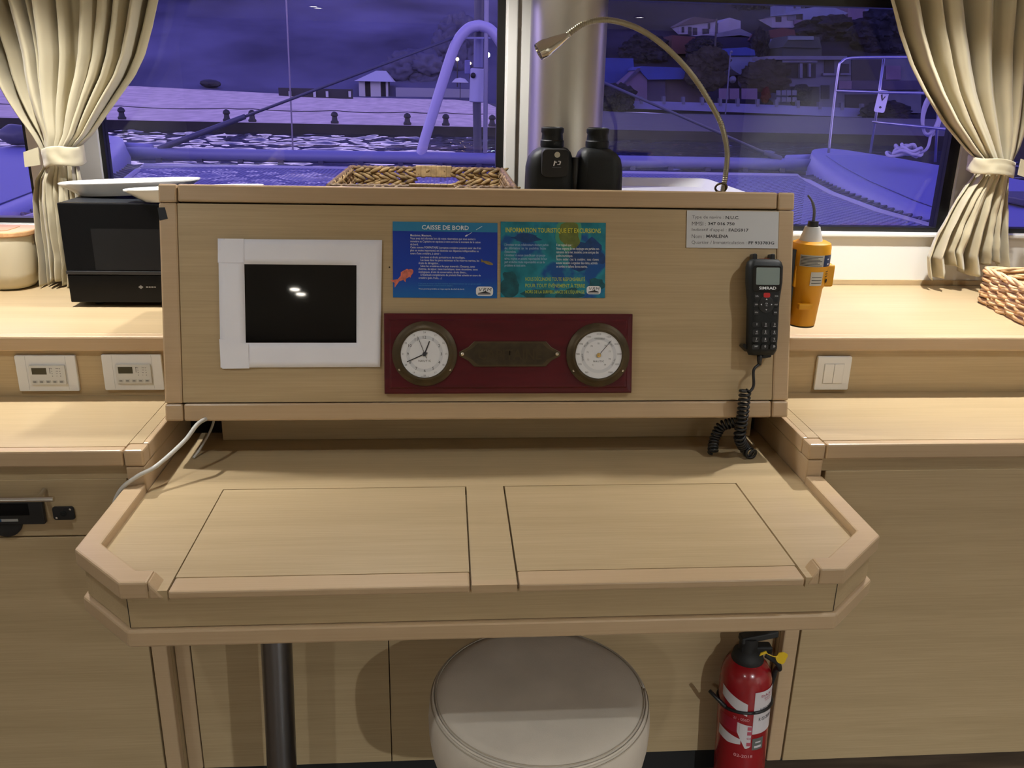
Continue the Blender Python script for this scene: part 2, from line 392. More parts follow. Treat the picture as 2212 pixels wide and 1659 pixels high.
prism(bm, [(xl+.010, -.132), (xl+.010, -.370), (-.5717+.005, -.4695), (.5584-.005, -.4695), (xr-.010, -.370), (xr-.010, -.132)], .683, .7378)
obj('apron', bm, OAK, desk)
bm = B()
prism(bm, [(xl+.002, -.150), (xl+.002, -.374), (-.5717+.002, -.4775), (.5584-.002, -.4775), (xr-.002, -.374), (xr-.002, -.150)], .6515, .6815)
obj('lower_band', bm, EDGE, desk, bevel=.004)
bm = B()                                                                # seams of the chamfered apron
for x, y in ((-.5717+.005, -.4697), (.5584-.005, -.4697)):
    bm = B(); box(bm, x-.0005, x+.0005, y-.0004, y+.001, .683, .737); obj('apron_seam', bm, GAP, desk)
bm = B(); top = V((-.3825, -.30, .6515)); bot = V((-.4000, -.30, 0)); 
lathe(bm, [(.045, -.0), (.045, .008), (.0275, .012), (.0275, .6515)], 32)
sh = Matrix(((1,0,(top.x-bot.x)/.6515,0),(0,1,0,0),(0,0,1,0),(0,0,0,1))); bm.transform(Matrix.Translation(bot) @ sh)
GREYST = mat('grey_metal', (.22, .22, .23), .3, 1.)
obj('support_leg', bm, GREYST, desk, smooth=40)

# console ----------------------------------------------------------------
con = thing('instrument_console', 'leaning oak instrument console with framed panel behind the desk', 'console', (0, .2, .75))
H = .46594; XW = .6374
def pf(bm, x0, x1, t0, t1, d0, d1): box(bm, x0, x1, t0, t1, d0, d1, PF(0, 0))
bm = B(); pf(bm, -.6012, .6012, .0372, .4285, -.018, -.0008); obj('panel', bm, OAK, con)
bm = B(); lathe(bm, [(0, .0002), (.0016, .0002)], 10, PF(-.1915, .3075, -.0008)); obj('screw_hole', bm, GAP, con)
bm = B(); pf(bm, -.6005, .6005, .4318, H, -.022, 0); obj('top_rail', bm, EDGE, con, bevel=.004)
bm = B(); pf(bm, -.6000, .6000, 0, .0352, -.022, .002); obj('bottom_rail', bm, EDGE, con, bevel=.004)
for s in (-1, 1):
    a, b = sorted((s*.6022, s*XW))
    bm = B(); pf(bm, a, b, .0356, .4293, -.022, 0); obj('stile', bm, EDGE, con, bevel=.004)
    for t0, t1 in ((0, .0346), (.4301, H)):
        bm = B(); pf(bm, a, b, t0, t1, -.022, 0); obj('corner_block', bm, EDGE, con, bevel=.004)
    bm = B(); pts = [(.019, .8433), (.378, .8433), (.378, 1.250), (.132, 1.284)]
    hull(bm, [(s*(XW-.002), y, z) for y, z in pts], [(s*(XW-.020), y, z) for y, z in pts]); obj('side_panel', bm, OAK, con)
bm = B(); pf(bm, -.617, .617, .002, .464, -.030, -.0225); obj('backing', bm, GAP, con)
bm = B(); box(bm, -.617, .617, .03, .378, .8433, .860); obj('bottom_board', bm, OAK, con)
bm = B(); prism(bm, [(-.617, .14), (.617, .14), (.617, .505), (.11, .505), (.11, .70), (-.36, .70), (-.36, .378), (-.617, .378)], 1.185, 1.203); obj('top_shelf', bm, OAK, con)
bm = B(); box(bm, -.358, .108, .682, .70, .973, 1.185); obj('back_board', bm, OAK, con)
bm = B(); box(bm, .34, .617, .487, .505, .8433, 1.185); obj('back_board', bm, OAK, con)
bm = B(); box(bm, -.5605, .606, .120, .138, ZD+.0005, .843); obj('foot_board', bm, OAK, con, bevel=.001)

# ================================================================== THINGS ON THE CONSOLE FACE
def sheet(bm, pts, z0, z1): prism(bm, pts, z0, z1)
# screen and the paper surround
scr = thing('display_screen', 'black glossy display screen framed by a white paper sheet', 'screen', M=PF(-.367, .234))
bm = B(); box(bm, -.125, .125, -.088, .088, -.0006, .0005); obj('bezel', bm, BLACK, scr, local=True)
SCRM = mat('screen_glass', (.002, .002, .0025), .03, spec=.5)
bm = B(); box(bm, -.1205, .1205, -.0845, .0845, .0005, .0011); obj('screen_glass', bm, SCRM, scr, local=True)
pap = thing('paper_surround', 'white paper sheet with a cut-out taped around the black screen', 'paper', M=PF(-.367, .234))
bm = B()
O = [(-.1575, .1262), (.1615, .1270), (.1555, -.1262), (-.1590, -.1268)]; I = [(-.1085, .0775), (.1105, .0768), (.1085, -.0775), (-.1090, -.0775)]
for zt in (.0016,):
    k = 14
    def edge(P, Q, i): return [V((*P, 0)).lerp(V((*Q, 0)), j/k) for j in range(k)]
    ro = sum([edge(O[i], O[(i+1) % 4], i) for i in range(4)], []); ri = sum([edge(I[i], I[(i+1) % 4], i) for i in range(4)], [])
    rings = []
    for f in (0, .25, .5, .75, 1):
        rings.append([V((a.x+(b_.x-a.x)*f, a.y+(b_.y-a.y)*f, zt + (.0012*(1-f))*(1+noise.noise(V((a.x*22, a.y*22, f*2))))*1.0)) for a, b_ in zip(ro, ri)])
    loft(bm, rings, cap=False)
o = obj('sheet', bm, PAPER, pap, local=True, smooth=True); sm = o.modifiers.new('thick', 'SOLIDIFY'); sm.thickness = .0004; sm.offset = 0
bm = B(); prism(bm, [(-.1600, -.0700), (-.1040, -.0800), (-.1030, -.1285), (-.1550, -.1290), (-.1585, -.1255)], .0032, .0036); obj('folded_corner', bm, PAPER, pap, local=True)
bm = B(); prism(bm, [(-.1580, .1268), (-.1080, .1268), (-.1085, .080), (-.1590, .080)], .0030, .0034); obj('upper_overlap', bm, PAPER, pap, local=True)

# notices ---------------------------------------------------------------
def notice_mat(name, stops, noise_cols=None):
    m, n, l, b = newmat(name); b.inputs['Roughness'].default_value = .3
    tc = n.new('ShaderNodeTexCoord'); sp = n.new('ShaderNodeSeparateXYZ'); l.new(tc.outputs['Object'], sp.inputs[0])
    mr = n.new('ShaderNodeMapRange'); mr.inputs['From Min'].default_value = -.0755; mr.inputs['From Max'].default_value = .0755; l.new(sp.outputs['Y'], mr.inputs['Value'])
    nz = n.new('ShaderNodeTexNoise'); nz.inputs['Scale'].default_value = 22; nz.inputs['Detail'].default_value = 3; l.new(tc.outputs['Object'], nz.inputs['Vector'])
    ad = n.new('ShaderNodeMath'); ad.operation = 'MULTIPLY_ADD'; ad.inputs[1].default_value = .12; l.new(nz.outputs['Fac'], ad.inputs[0]); l.new(mr.outputs[0], ad.inputs[2])
    r = n.new('ShaderNodeValToRGB'); e = r.color_ramp.elements
    while len(e) < len(stops): e.new(.5)
    for el, (p, c) in zip(e, stops): el.position = p; el.color = (*s2l(c), 1)
    if noise_cols:
        nz.inputs['Scale'].default_value = 17; l.new(nz.outputs['Fac'], r.inputs[0])
    else: l.new(ad.outputs[0], r.inputs[0])
    l.new(r.outputs[0], b.inputs['Base Color']); return m
N1 = notice_mat('blue_print', [(0, (28,108,176)), (.16, (24,96,178)), (.34, (22,66,176)), (1, (22,58,172))])
N2 = notice_mat('sea_print', [(.30, (14,92,110)), (.43, (22,122,140)), (.52, (34,140,160)), (.60, (18,80,150))], True)
TEAL = mat('teal_print', s2l((42, 130, 178)), .35); YEL = mat('yellow_print', s2l((214, 208, 60)), .5)
YELG = mat('yellow_green_print', s2l((188, 200, 70)), .5)
PALE = mat('pale_print', s2l((176, 196, 228)), .5); OLIVE = mat('olive_print', s2l((104, 116, 52)), .5, var=.25, scale=60); SAND = mat('shoal_print', s2l((70, 150, 120)), .5)
REEF = mat('deep_print', s2l((10, 84, 96)), .5, var=.3, scale=60)
DEEP = mat('navy_print', s2l((16, 62, 120)), .5, var=.3, scale=60)
ORANGE = mat('orange_print', s2l((216, 118, 98)), .5, var=.3, scale=150); FBROWN = mat('brown_print', s2l((140, 120, 70)), .5, var=.3, scale=200)
def blobpoly(cx, cy, rx, ry, seed, n=28, amp=.35):
    return [(cx + rx*math.cos(a)*(1+amp*noise.noise(V((math.cos(a)*1.3, math.sin(a)*1.3, seed)))), cy + ry*math.sin(a)*(1+amp*noise.noise(V((math.cos(a)*1.3, math.sin(a)*1.3, seed+9))))) for a in [2*PI*k/n for k in range(n)]]
def clip(pts, w, h): return [(min(max(x, -w), w), min(max(y, -h), h)) for x, y in pts]
def logo(parent, x, y, w, h):
    bm = B(); prism(bm, rrect(w, h, h*.32, 4, x, y), .0006, .0008); lg = obj('logo_patch', bm, INKW, parent, local=True)
    text('logo_lettering', 'VPM', lg, x + w*.02, y + h*.17, w*.74, h*.36, .00095, INKK, M=Matrix(((1,.25,0,-.25*(y+h*.17)),(0,1,0,0),(0,0,1,0),(0,0,0,1))), spacing=1.3)
    bm = B(); prism(bm, [(x-w*.38, y-h*.20), (x+w*.0, y-h*.02), (x+w*.06, y+h*.12), (x+w*.12, y-h*.06), (x+w*.36, y-h*.20), (x+w*.34, y-h*.27), (x-w*.38, y-h*.27)], .0008, .001)
    box(bm, x-w*.40, x+w*.36, y-h*.40, y-h*.33, .0008, .001); obj('logo_boat', bm, INKK, lg, local=True)
n1 = thing('notice', 'dark blue notice headed CAISSE DE BORD with two small fish', 'notice', M=PF(-.0801, .3222) @ Matrix.Rotation(-.004, 4, 'Z'), group='notices stuck on the console')
W2, H2 = .1045, .0752
bm = B(); box(bm, -W2, W2, -H2, H2, 0, .0005); obj('printed_sheet', bm, N1, n1, local=True)
bm = B(); box(bm, -W2, W2, H2-.0185, H2, .0005, .0006); obj('title_band', bm, TEAL, n1, local=True)
text('title', 'CAISSE DE BORD', n1, 0, H2-.0105, .0935, .0088, .0008, INKW, bold=.012)
L1 = ["Mesdames, Messieurs,", "Vous avez \u00e9t\u00e9 inform\u00e9s lors de votre r\u00e9servation que vous auriez \u00e0", "remettre au Capitaine en esp\u00e8ces \u00e0 votre arriv\u00e9e le montant de la caisse", "de bord.",
      "Cette somme FORFAITAIRE (certaines croisi\u00e8res peuvent avoir des frais", "plus ou moins importants) est destin\u00e9e aux d\u00e9penses indispensables au", "cours d'une croisi\u00e8re, \u00e0 savoir :"]
L1b = ["   Les taxes et droits portuaires et de mouillages,", "   Les taxes dans les parcs nationaux et les r\u00e9serves marines, les", "droits de d\u00e9rogation...", "   Selon les croisi\u00e8res et les pays travers\u00e9s : Douanes, taxes", "d'entr\u00e9e, de s\u00e9jour, taxes touristiques, taxes douani\u00e8res, taxes",
       "\u00e9cologiques, droits de conservation, droits divers...", "   D'\u00e9ventuels compl\u00e9ments de produits frais achet\u00e9s en cours de", "croisi\u00e8re (pain, fruits, ...)"]
text('body_lettering', '\n'.join(L1), n1, -.070, .0305, .1415, .0405, .0008, INKW, 'LEFT', .004)
text('body_lettering', '\n'.join(L1b), n1, -.0535, -.0155, .1245, .0465, .0008, INKW, 'LEFT', .004)
text('faint_lettering', "Il ne peut en aucun cas \u00eatre r\u00e9clam\u00e9 de remboursement sur ce qui est vers\u00e9\nindividuellement \u00e0 ce titre avant le d\u00e9part.", n1, -.0535, -.0490, .1245, .0075, .0008, mat('faint_print', s2l((84, 150, 205)), .5), 'LEFT', .003)
text('body_lettering', "Vous pouvez prendre un re\u00e7u aupr\u00e8s du chef de bord.", n1, -.0535, -.0578, .092, .0040, .0008, INKW, 'LEFT', .004)
logo(n1, .079, -.0612, .0345, .0190)
bm = B()                                                                 # the fish printed on the notice
M0 = Matrix.Translation((-.0795, -.031, 0)) @ Matrix.Rotation(.62, 4, 'Z')
prism(bm, [(.0185*math.cos(a)*(1 if math.cos(a) > 0 else 1.05), .0065*math.sin(a)*(1+.3*math.cos(a))) for a in [2*PI*k/20 for k in range(20)]], .0006, .0008, M0)
prism(bm, [(-.016, .002), (-.031, .0095), (-.0265, .0005), (-.032, -.0075), (-.016, -.002)], .0006, .0008, M0)
prism(bm, [(-.008, .005), (-.004, .0105), (.010, .009), (.012, .005)], .0006, .0008, M0)
prism(bm, [(-.002, -.005), (-.008, -.011), (-.009, -.004)], .0006, .0008, M0); prism(bm, [(.007, -.005), (.004, -.010), (.011, -.0055)], .0006, .0008, M0)
obj('orange_fish', bm, ORANGE, n1, local=True)
bm = B(); M0 = Matrix.Translation((.086, -.0045, 0)) @ Matrix.Rotation(-.3, 4, 'Z')
prism(bm, [(.0105*math.cos(a), .0032*math.sin(a)) for a in [2*PI*k/16 for k in range(16)]], .0006, .0008, M0); prism(bm, [(-.0085, .001), (-.016, .0035), (-.014, -.003), (-.0085, -.001)], .0006, .0008, M0)
obj('brown_fish', bm, FBROWN, n1, local=True)
bm = B(); M0 = Matrix.Translation((.060, .060, 0)) @ Matrix.Rotation(.55, 4, 'Z'); box(bm, .002, .016, -.0004, .0006, .0008, .0009, M0); box(bm, -.022, -.008, -.0004, .0004, .0008, .0009, M0); box(bm, -.0235, -.0185, -.001, .0015, .0008, .0009, M0); obj('scuff', bm, INKW, n1, local=True)

n2 = thing('notice', 'sea green notice headed INFORMATION TOURISTIQUE ET EXCURSIONS', 'notice', M=PF(.1378, .3242), group='notices stuck on the console')
W2, H2 = .1068, .0757
bm = B(); box(bm, -W2, W2, -H2, H2, 0, .0005); obj('printed_sheet', bm, N2, n2, local=True)
bm = B(); prism(bm, clip(blobpoly(.031, .052, .029, .034, 3.3), W2, H2), .0005, .00056); obj('printed_shoal', bm, SAND, n2, local=True)
bm = B(); prism(bm, clip(blobpoly(.0315, .054, .0215, .0265, 3.3), W2, H2), .0006, .00064); prism(bm, blobpoly(.041, .0395, .0135, .0145, 5.1), .00061, .00065); obj('printed_island', bm, OLIVE, n2, local=True)
for cx, cy, rx, ry, sd, mm in ((-.088, -.050, .022, .024, 1., REEF), (-.035, -.068, .03, .012, 2., REEF), (.03, -.070, .025, .014, 4., REEF), (-.052, .044, .032, .007, 6., DEEP), (.065, .012, .045, .030, 8., DEEP), (.088, -.048, .02, .012, 5., REEF)):
    bm = B(); prism(bm, clip(blobpoly(cx, cy, rx, ry, sd, amp=.8), W2, H2), .0005, .00054); obj('printed_reef', bm, mm, n2, local=True)
text('title', 'INFORMATION TOURISTIQUE ET EXCURSIONS', n2, 0, .0585, .1935, .0112, .0008, YEL, bold=.012)
R1 = ["L'\u00e9metteur et ses collaborateurs donnent parfois", "des  informations  sur  les  possibilit\u00e9s  locales", "d'excursions.", "L'\u00e9metteur n'a aucun contr\u00f4le sur ces presta-", "taires, ne peut en aucune responsabilit\u00e9 de leur", "part et d\u00e9cline toute responsabilit\u00e9 en cas de", "probl\u00e8me et tout autre."]
R2 = ["Il est rappel\u00e9 que :", "Nous exigeons de nos \u00e9quipages une parfaite con-", "naissance de la mer, toutefois, ce ne sont pas des", "guides touristiques.", "Notre  m\u00e9tier  c'est  la  croisi\u00e8re ;  nous  n'avons", "aucune vocation \u00e0 organiser des visites, activit\u00e9s", "ou sorties en dehors de nos navires."]
text('body_lettering', '\n'.join(R1), n2, -.0990, .0088, .0890, .0480, .0008, PALE, 'LEFT', .004)
text('body_lettering', '\n'.join(R2), n2, .0060, .0090, .0885, .0480, .0008, INKW, 'LEFT', .004)
for i, (s, w) in enumerate((('NOUS D\u00c9CLINONS TOUTE RESPONSABILIT\u00c9', .122), ('POUR TOUT \u00c9V\u00c8NEMENT \u00c0 TERRE', .122), ("HORS DE LA SURVEILLANCE DE L'\u00c9QUIPAGE.", .122))):
    text('yellow_lettering', s, n2, .0045, -.0375-.0132*i, w, .0092, .0008, YELG, bold=.010)
logo(n2, .0835, -.0602, .0290, .0165)

lab = thing('identity_label', 'white printed label with ship details in the upper right corner of the console', 'label', M=PF(.5078, .3890))
W2, H2 = .0962, .0376
bm = B(); box(bm, -W2, W2, -H2, H2, .0004, .0012); obj('label_sheet', bm, mat('label_white', (.62, .63, .64), .25), lab, local=True)
for i, (a, b_, wa, wb) in enumerate((('Type de navire : ', 'N.U.C.', .0655, .0285), ('MMSI : ', '347 016 750', .0290, .0555), ("Indicatif d'appel : ", 'FAD5917', .0725, .0415), ('Nom : ', 'MARLENA', .0260, .0460), ('Quartier / Immatriculation : ', 'FF 933783G', .1150, .0540))):
    y = .0242 - .0127*i
    text('plain_lettering', a.strip(), lab, -.0855, y-.0004, wa, .0078 if 'q' not in a and 'p' not in a else .0080, .0014, INKG, 'LEFT')
    text('bold_lettering', b_, lab, -.0855+wa+.0045, y, wb, .0064, .0014, INKK, 'LEFT', bold=.02)

# black tape ------------------------------------------------------------
bm = B(); prism(bm, [(-.0105, .0122), (.0035, .0128), (.0085, -.0090), (-.0070, -.0128)], .0002, .0008)
o = obj('tape_scrap', bm, mat('black_tape', (.008, .009, .012), .6), local=True); o.matrix_basis = PF(-.6285, .4075); tag(o, 'small scrap of black tape on the upper left frame of the console', 'tape')

# plaque with instruments ------------------------------------------------
MAHO = mat('mahogany', (.085, .006, .011), .34, var=.18, scale=9, stretch=(1, 6, 6), spec=.35, coat=.06)
plq = thing('instrument_plaque', 'dark red varnished wooden plaque carrying the clock and barometer', 'plaque', M=PF(.0489, .1348))
PW, PH = .2520, .0810
bm = B()
def ring(w, h, z): return [(-w, -h, z), (w, -h, z), (w, h, z), (-w, h, z)]
loft(bm, [ring(PW, PH, .0005), ring(PW, PH, .009), ring(PW-.003, PH-.003, .0115), ring(PW-.011, PH-.011, .013), ring(PW-.014, PH-.014, .0165)])
obj('board', bm, MAHO, plq, local=True, bevel=.001)
bm = B()
NP_ = [(-.1020, .0035), (-.0980, .0060), (-.0835, .0140), (-.0720, .0255), (.0730, .0255), (.0840, .0140), (.0985, .0060), (.1025, .0035), (.1025, -.0035), (.0985, -.0060), (.0840, -.0140), (.0730, -.0255), (-.0720, -.0255), (-.0835, -.0140), (-.0980, -.0060), (-.1020, -.0035)]
prism(bm, NP_, .0165, .0195); npl = obj('name_plate', bm, BRASS, plq, local=True, bevel=.001)
bm = B(); prism(bm, [(x*.90, y*.84) for x, y in NP_], .0195, .0200); obj('raised_field', bm, mat('worn_bronze', (.058, .042, .023), .5, .5, var=.3, scale=60), npl, local=True)
text('plate_lettering', 'CAPITAINE', npl, 0, -.001, .128, .021, .0206, mat('bronze_letters', (.072, .052, .028), .4, .6), bold=.01)
for x in (-.0955, .0960):
    bm = B(); lathe(bm, [(.0034, .0195), (.0034, .0205), (.0018, .0218), (0, .022)], 14, Matrix.Translation((x, 0, 0))); obj('screw', bm, SCREWM, npl, local=True, smooth=40)
DIAL = mat('dial_white', (.80, .81, .84), .45)
def gauge(name, lab_, cat, x, t):
    g = thing(name, lab_, cat, M=PF(x, t, .0167))
    bm = B(); lathe(bm, [(.0648, 0), (.0648, .0025), (.0635, .0040), (.0600, .0050), (.0560, .0095), (.0520, .0125), (.0485, .0125), (.0478, .0095), (.0, .0095)], 64); obj('bezel', bm, BRASS, g, local=True, smooth=35)
    bm = B(); lathe(bm, [(0, .0097), (.0474, .0097), (.0474, .0101), (0, .0101)], 64); d = obj('dial', bm, DIAL, g, local=True)
    bm = B()
    lathe(bm, [(.0300, .01015), (.0365, .01015)], 64, cap=False); obj('dial_ring', bm, mat('dial_grey', (.66, .68, .72), .5), d, local=True)
    for a in (PI*.5, PI*1.18, PI*1.82):
        bm = B(); lathe(bm, [(.0024, .0049), (.0024, .006), (0, .0066)], 10, Matrix.Translation((.0595*math.cos(a), .0595*math.sin(a), 0))); obj('screw', bm, BRASS if a == PI*.5 else SCREWM, g, local=True, smooth=40)
    return g, d
def hand(g, nm, ang, l0, l1, w0, w1, z, m):
    M0 = Matrix.Rotation(ang, 4, 'Z'); bm = B(); prism(bm, [(-l0, -w0), (l1, -w1), (l1, w1), (-l0, w0)], z, z+.0004, M0); return obj(nm, bm, m, g, local=True)
clk, d = gauge('ship_clock', 'round bronze ship clock at the left of the red plaque', 'clock', -.1218, .1354)
for i in range(12):
    a = PI/2 - 2*PI*(i+1)/12
    text('hour_numeral', str(i+1), d, .0333*math.cos(a), .0333*math.sin(a), None, .0058, .0103, INKK)
    text('outer_numeral', str(i+13), d, .0430*math.cos(a), .0430*math.sin(a), None, .0034, .0103, INKG)
text('dial_lettering', 'NAUTIC', d, 0, -.0138, .0245, .0040, .0103, INKK, bold=.01, spacing=1.25)
text('dial_lettering', 'QUARTZ', d, 0, -.0448, .016, .0018, .0103, INKG)
hand(clk, 'hour_hand', math.radians(90-21), .005, .0275, .0014, .0011, .0106, INKK); hand(clk, 'minute_hand', math.radians(90-246), .006, .0385, .0012, .0008, .0112, INKK)
hand(clk, 'second_hand', math.radians(90+21.5), .009, .0370, .0005, .0004, .0118, INKK)
bm = B(); lathe(bm, [(.0042, .0104), (.0042, .0122), (0, .0126)], 18); obj('hand_hub', bm, INKK, clk, local=True)
bar, d = gauge('barometer', 'round bronze barometer at the right of the red plaque', 'barometer', .2286, .1328)
for i, s in enumerate(('960', '970', '980', '990', '1000', '1010', '1020', '1030', '1040', '1050', '1060')):
    a = math.radians(235 - i*29); text('scale_numeral', s, d, .0425*math.cos(a), .0425*math.sin(a), None, .0034, .0103, INKG, M=Matrix.Identity(4))
for i, s in enumerate(('71', '72', '73', '74', '75', '76', '77', '78', '79')):
    a = math.radians(240 - i*37); text('scale_numeral', s, d, .0235*math.cos(a), .0235*math.sin(a), None, .0032, .0103, INKG)
for s, a in (('TEMP\u00caTE', 188), ('PLUIE', 140), ('VARIABLE', 88), ('BEAU', 42), ('TR\u00c8S SEC', -25)):
    a = math.radians(a); Mr = Matrix.Translation((.0333*math.cos(a), .0333*math.sin(a), 0)) @ Matrix.Rotation(a - PI/2 if a > -.2 else a + PI/2, 4, 'Z')
    text('weather_lettering', s, d, 0, 0, None, .0034, .0104, INKK, M=Mr)
text('dial_lettering', 'NAUTIC', d, 0, -.0125, .022, .0036, .0103, INKK, bold=.01, spacing=1.25)
hand(bar, 'needle', math.radians(49), .006, .0385, .0005, .0004, .0108, INKK)
bm = B(); lathe(bm, [(.0044, .0104), (.0044, .0125), (.002, .0145), (0, .0148)], 18); obj('needle_hub', bm, mat('brass_knob', (.75, .55, .22), .2, 1.), bar, local=True, smooth=40)

# radio handset ----------------------------------------------------------
vh = thing('radio_handset', 'black marine radio handset with a small screen hanging on the console', 'radio', M=PF(.5668, .2305, .010))
bm = B(); rings = []
for y, w, zf, zb in ((-.0985, .018, .016, .006), (-.0975, .026, .021, .003), (-.088, .0305, .027, .001), (-.06, .0315, .030, 0), (.01, .0320, .031, 0), (.05, .0365, .033, 0), (.082, .0368, .033, 0), (.0915, .0345, .030, .001), (.0965, .029, .025, .004), (.0975, .022, .019, .008)):
    r = min(.012, w*.5, (zf-zb)*.45); rings.append([(p[0], y, p[1]) for p in rrect(2*w, zf-zb, r, 4, 0, (zf+zb)/2)])
loft(bm, rings); body = obj('body', bm, RUBB, vh, local=True, smooth=50)
LCD = mat('lcd_glass', (.24, .30, .285), .06)
bm = B(); prism(bm, rrect(.058, .052, .006, 4, 0, .0575), .0325, .0334); obj('screen_bezel', bm, mat('glossy_black', (.006, .006, .007), .08), vh, local=True)
bm = B(); prism(bm, rrect(.0485, .0345, .002, 3, .002, .0625), .0334, .0338); obj('screen', bm, LCD, vh, local=True)
text('logo_lettering', 'SIMRAD', vh, .002, .0385, .0355, .0062, .0339, INKW, bold=.02)
bm = B(); prism(bm, rrect(.0135, .0095, .003, 3, .0012, .0243), .0310, .0330); obj('distress_key', bm, mat('red_key', (.55, .02, .02), .4), vh, local=True)
bm = B(); lathe(bm, [(.0165, .0308), (.0165, .0322), (.0145, .0328), (.0065, .0324), (.006, .0330), (0, .0332)], 28, Matrix.Translation((.0008, .0055, 0))); nav = obj('navigation_key', bm, BLACK, vh, local=True, smooth=40)
for a in range(4):
    M0 = Matrix.Translation((.0008, .0055, 0)) @ Matrix.Rotation(a*PI/2, 4, 'Z'); bm = B(); prism(bm, [(.0095, -.0019), (.0122, 0), (.0095, .0019)], .0328, .0332, M0); obj('arrow_mark', bm, INKW, nav, local=True)
text('key_lettering', 'CH\n16', nav, .0008, .0055, .0045, .0070, .0334, INKW)
for s, x, y in (('H/L', -.0185, .0225), ('SCAN', .0215, .0225), ('STBY', -.0195, .0055), ('INT', .0215, .0055), ('MENU', -.0190, -.0105), ('WX', .0205, -.0105)):
    bm = B(); prism(bm, rrect(.011, .009, .0025, 3, x, y), .0303, .0318); kk = obj('function_key', bm, BLACK, vh, local=True); text('key_lettering', s, kk, x, y, .0065, .0028, .0321, INKW)
for i, s in enumerate(('1', '2', '3', '4', '5', '6', '7', '8', '9', 'SHIFT', '0', '\u00bb')):
    x = -.0185 + .0186*(i % 3); y = -.0355 - .0150*(i//3)
    bm = B(); prism(bm, rrect(.0145, .0105, .003, 3, x, y), .0295, .0316); kk = obj('number_key', bm, BLACK, vh, local=True)
    text('key_lettering', s, kk, x + .001, y+.0012, .0075 if len(s) > 1 else None, .0046 if len(s) == 1 else .003, .0319, INKW)
    if s in '23456789': text('key_lettering', {'2':'ABC','3':'DEF','4':'GHI','5':'JKL','6':'MNO','7':'PQRS','8':'TUV','9':'WXYZ'}[s], kk, x+.001, y-.0032, .0055, .0016, .0319, INKW)
bm = B(); box(bm, -.010, .010, .0955, .0985, .012, .017); obj('red_stripe', bm, mat('red_mark', (.4, .03, .02), .5), vh, local=True)
hold = thing('handset_holder', 'black clip bracket holding the radio handset on the console', 'bracket', M=PF(.5668, .2305, .0))
bm = B(); prism(bm, rrect(.05, .16, .008), 0, .008); obj('back_plate', bm, BLACK, hold, local=True)
for x in (-.0190, .0185):
    bm = B(); prism(bm, rrect(.0090, .020, .003, 3, x, .0985), .004, .026); obj('top_clip', bm, BLACK, hold, local=True, bevel=.0015)
for x, y, a in ((-.031, -.083, .75), (.012, -.100, -.15)):
    bm = B(); prism(bm, rrect(.020, .008, .003, 3, 0, 0), .002, .024, Matrix.Translation((x, y, 0)) @ Matrix.Rotation(-a, 4, 'Z')); obj('bottom_clip', bm, BLACK, hold, local=True, bevel=.0015)
# coiled cord
CORD = mat('black_cord', (.012, .012, .013), .4)
cord = thing('coiled_cord', 'black coiled cord hanging from the radio handset onto the desk', 'cord', at(1612, 860, -.02))
bm = B(); e0 = PF(.5640, .1335, .024).translation
tube(bm, [e0, e0 + V((0, -.001, -.012)), e0 + V((.001, -.001, -.022))], [.0062, .0052, .0038], 12); obj('strain_relief', bm, CORD, cord, smooth=True)
bm = B(); tube(bm, spline([e0 + V((.001, -.001, -.020)), at(1628, 800, -.002), at(1628, 832, -.008), at(1620, 845, -.014), at(1612, 842, -.016)], 8), .0030, 10); obj('straight_lead', bm, CORD, cord, smooth=True)
def coil(name, pts, turns, r, wr):
    P = spline(pts, 24); L = [0]
    for a, b_ in zip(P, P[1:]): L.append(L[-1] + (b_-a).length)
    out = []; n = turns*14; x = None; k = 0
    for i in range(n+1):
        s = L[-1]*i/n
        while k < len(L)-2 and L[k+1] < s: k += 1
        f = (s-L[k])/max(1e-9, L[k+1]-L[k]); p = P[k].lerp(P[k+1], f); t = (P[min(k+2, len(P)-1)]-P[max(k-1, 0)]).normalized()
        x = frame_at(t)[0] if x is None else (x - t*x.dot(t)).normalized(); y = t.cross(x)
        a = 2*PI*i/14; out.append(p + (x*math.cos(a) + y*math.sin(a))*r)
    bm = B(); tube(bm, out, wr, 7); obj(name, bm, CORD, cord, smooth=True)
ze = ZD + .012
coil('coil', [at(1610, 842, -.016), at(1606, 880, -.016), at(1602, 915, -.014), at(1598, 945, -.012), onz(1609, 968, ze+.006), onz(1626, 983, ze)], 19, .0102, .0029)
coil('coil', [at(1604, 905, .004), at(1580, 914, .012), at(1558, 921, .020), at(1546, 942, .022), onz(1541, 960, ze+.013), onz(1540, 978, ze-.001)], 15, .0092, .0029)

# position beacon on the console's right side -----------------------------
YELM = mat('beacon_yellow', (.80, .36, .010), .42, bump=.1, bscale=500)
ep = thing('distress_beacon', 'yellow distress beacon with a grey collar hanging beside the console', 'beacon', (.690, .115, 1.014))
def up(bm, prof, c, sx=1., sy=1., seg=40): lathe(bm, prof, seg, Matrix.Translation(c) @ Matrix.Diagonal((sx, sy, 1, 1)))
c = V((.689, .115, 0))
bm = B(); up(bm, [(.0, 1.0165), (.0265, 1.0165), (.0275, 1.018), (.0335, 1.098), (.0375, 1.104), (.0395, 1.140), (.0405, 1.152), (.0405, 1.186), (.0385, 1.193), (.030, 1.197), (0, 1.199)], c); obj('body', bm, YELM, ep, smooth=35)
bm = B(); box(bm, .712, .7365, .090, .138, 1.103, 1.150); box(bm, .652, .66, .095, .135, 1.10, 1.15); obj('side_boss', bm, YELM, ep, bevel=.005)
bm = B(); box(bm, .660, .690, .070, .084, 1.058, 1.070); obj('bracket_arm', bm, YELM, ep, bevel=.002)
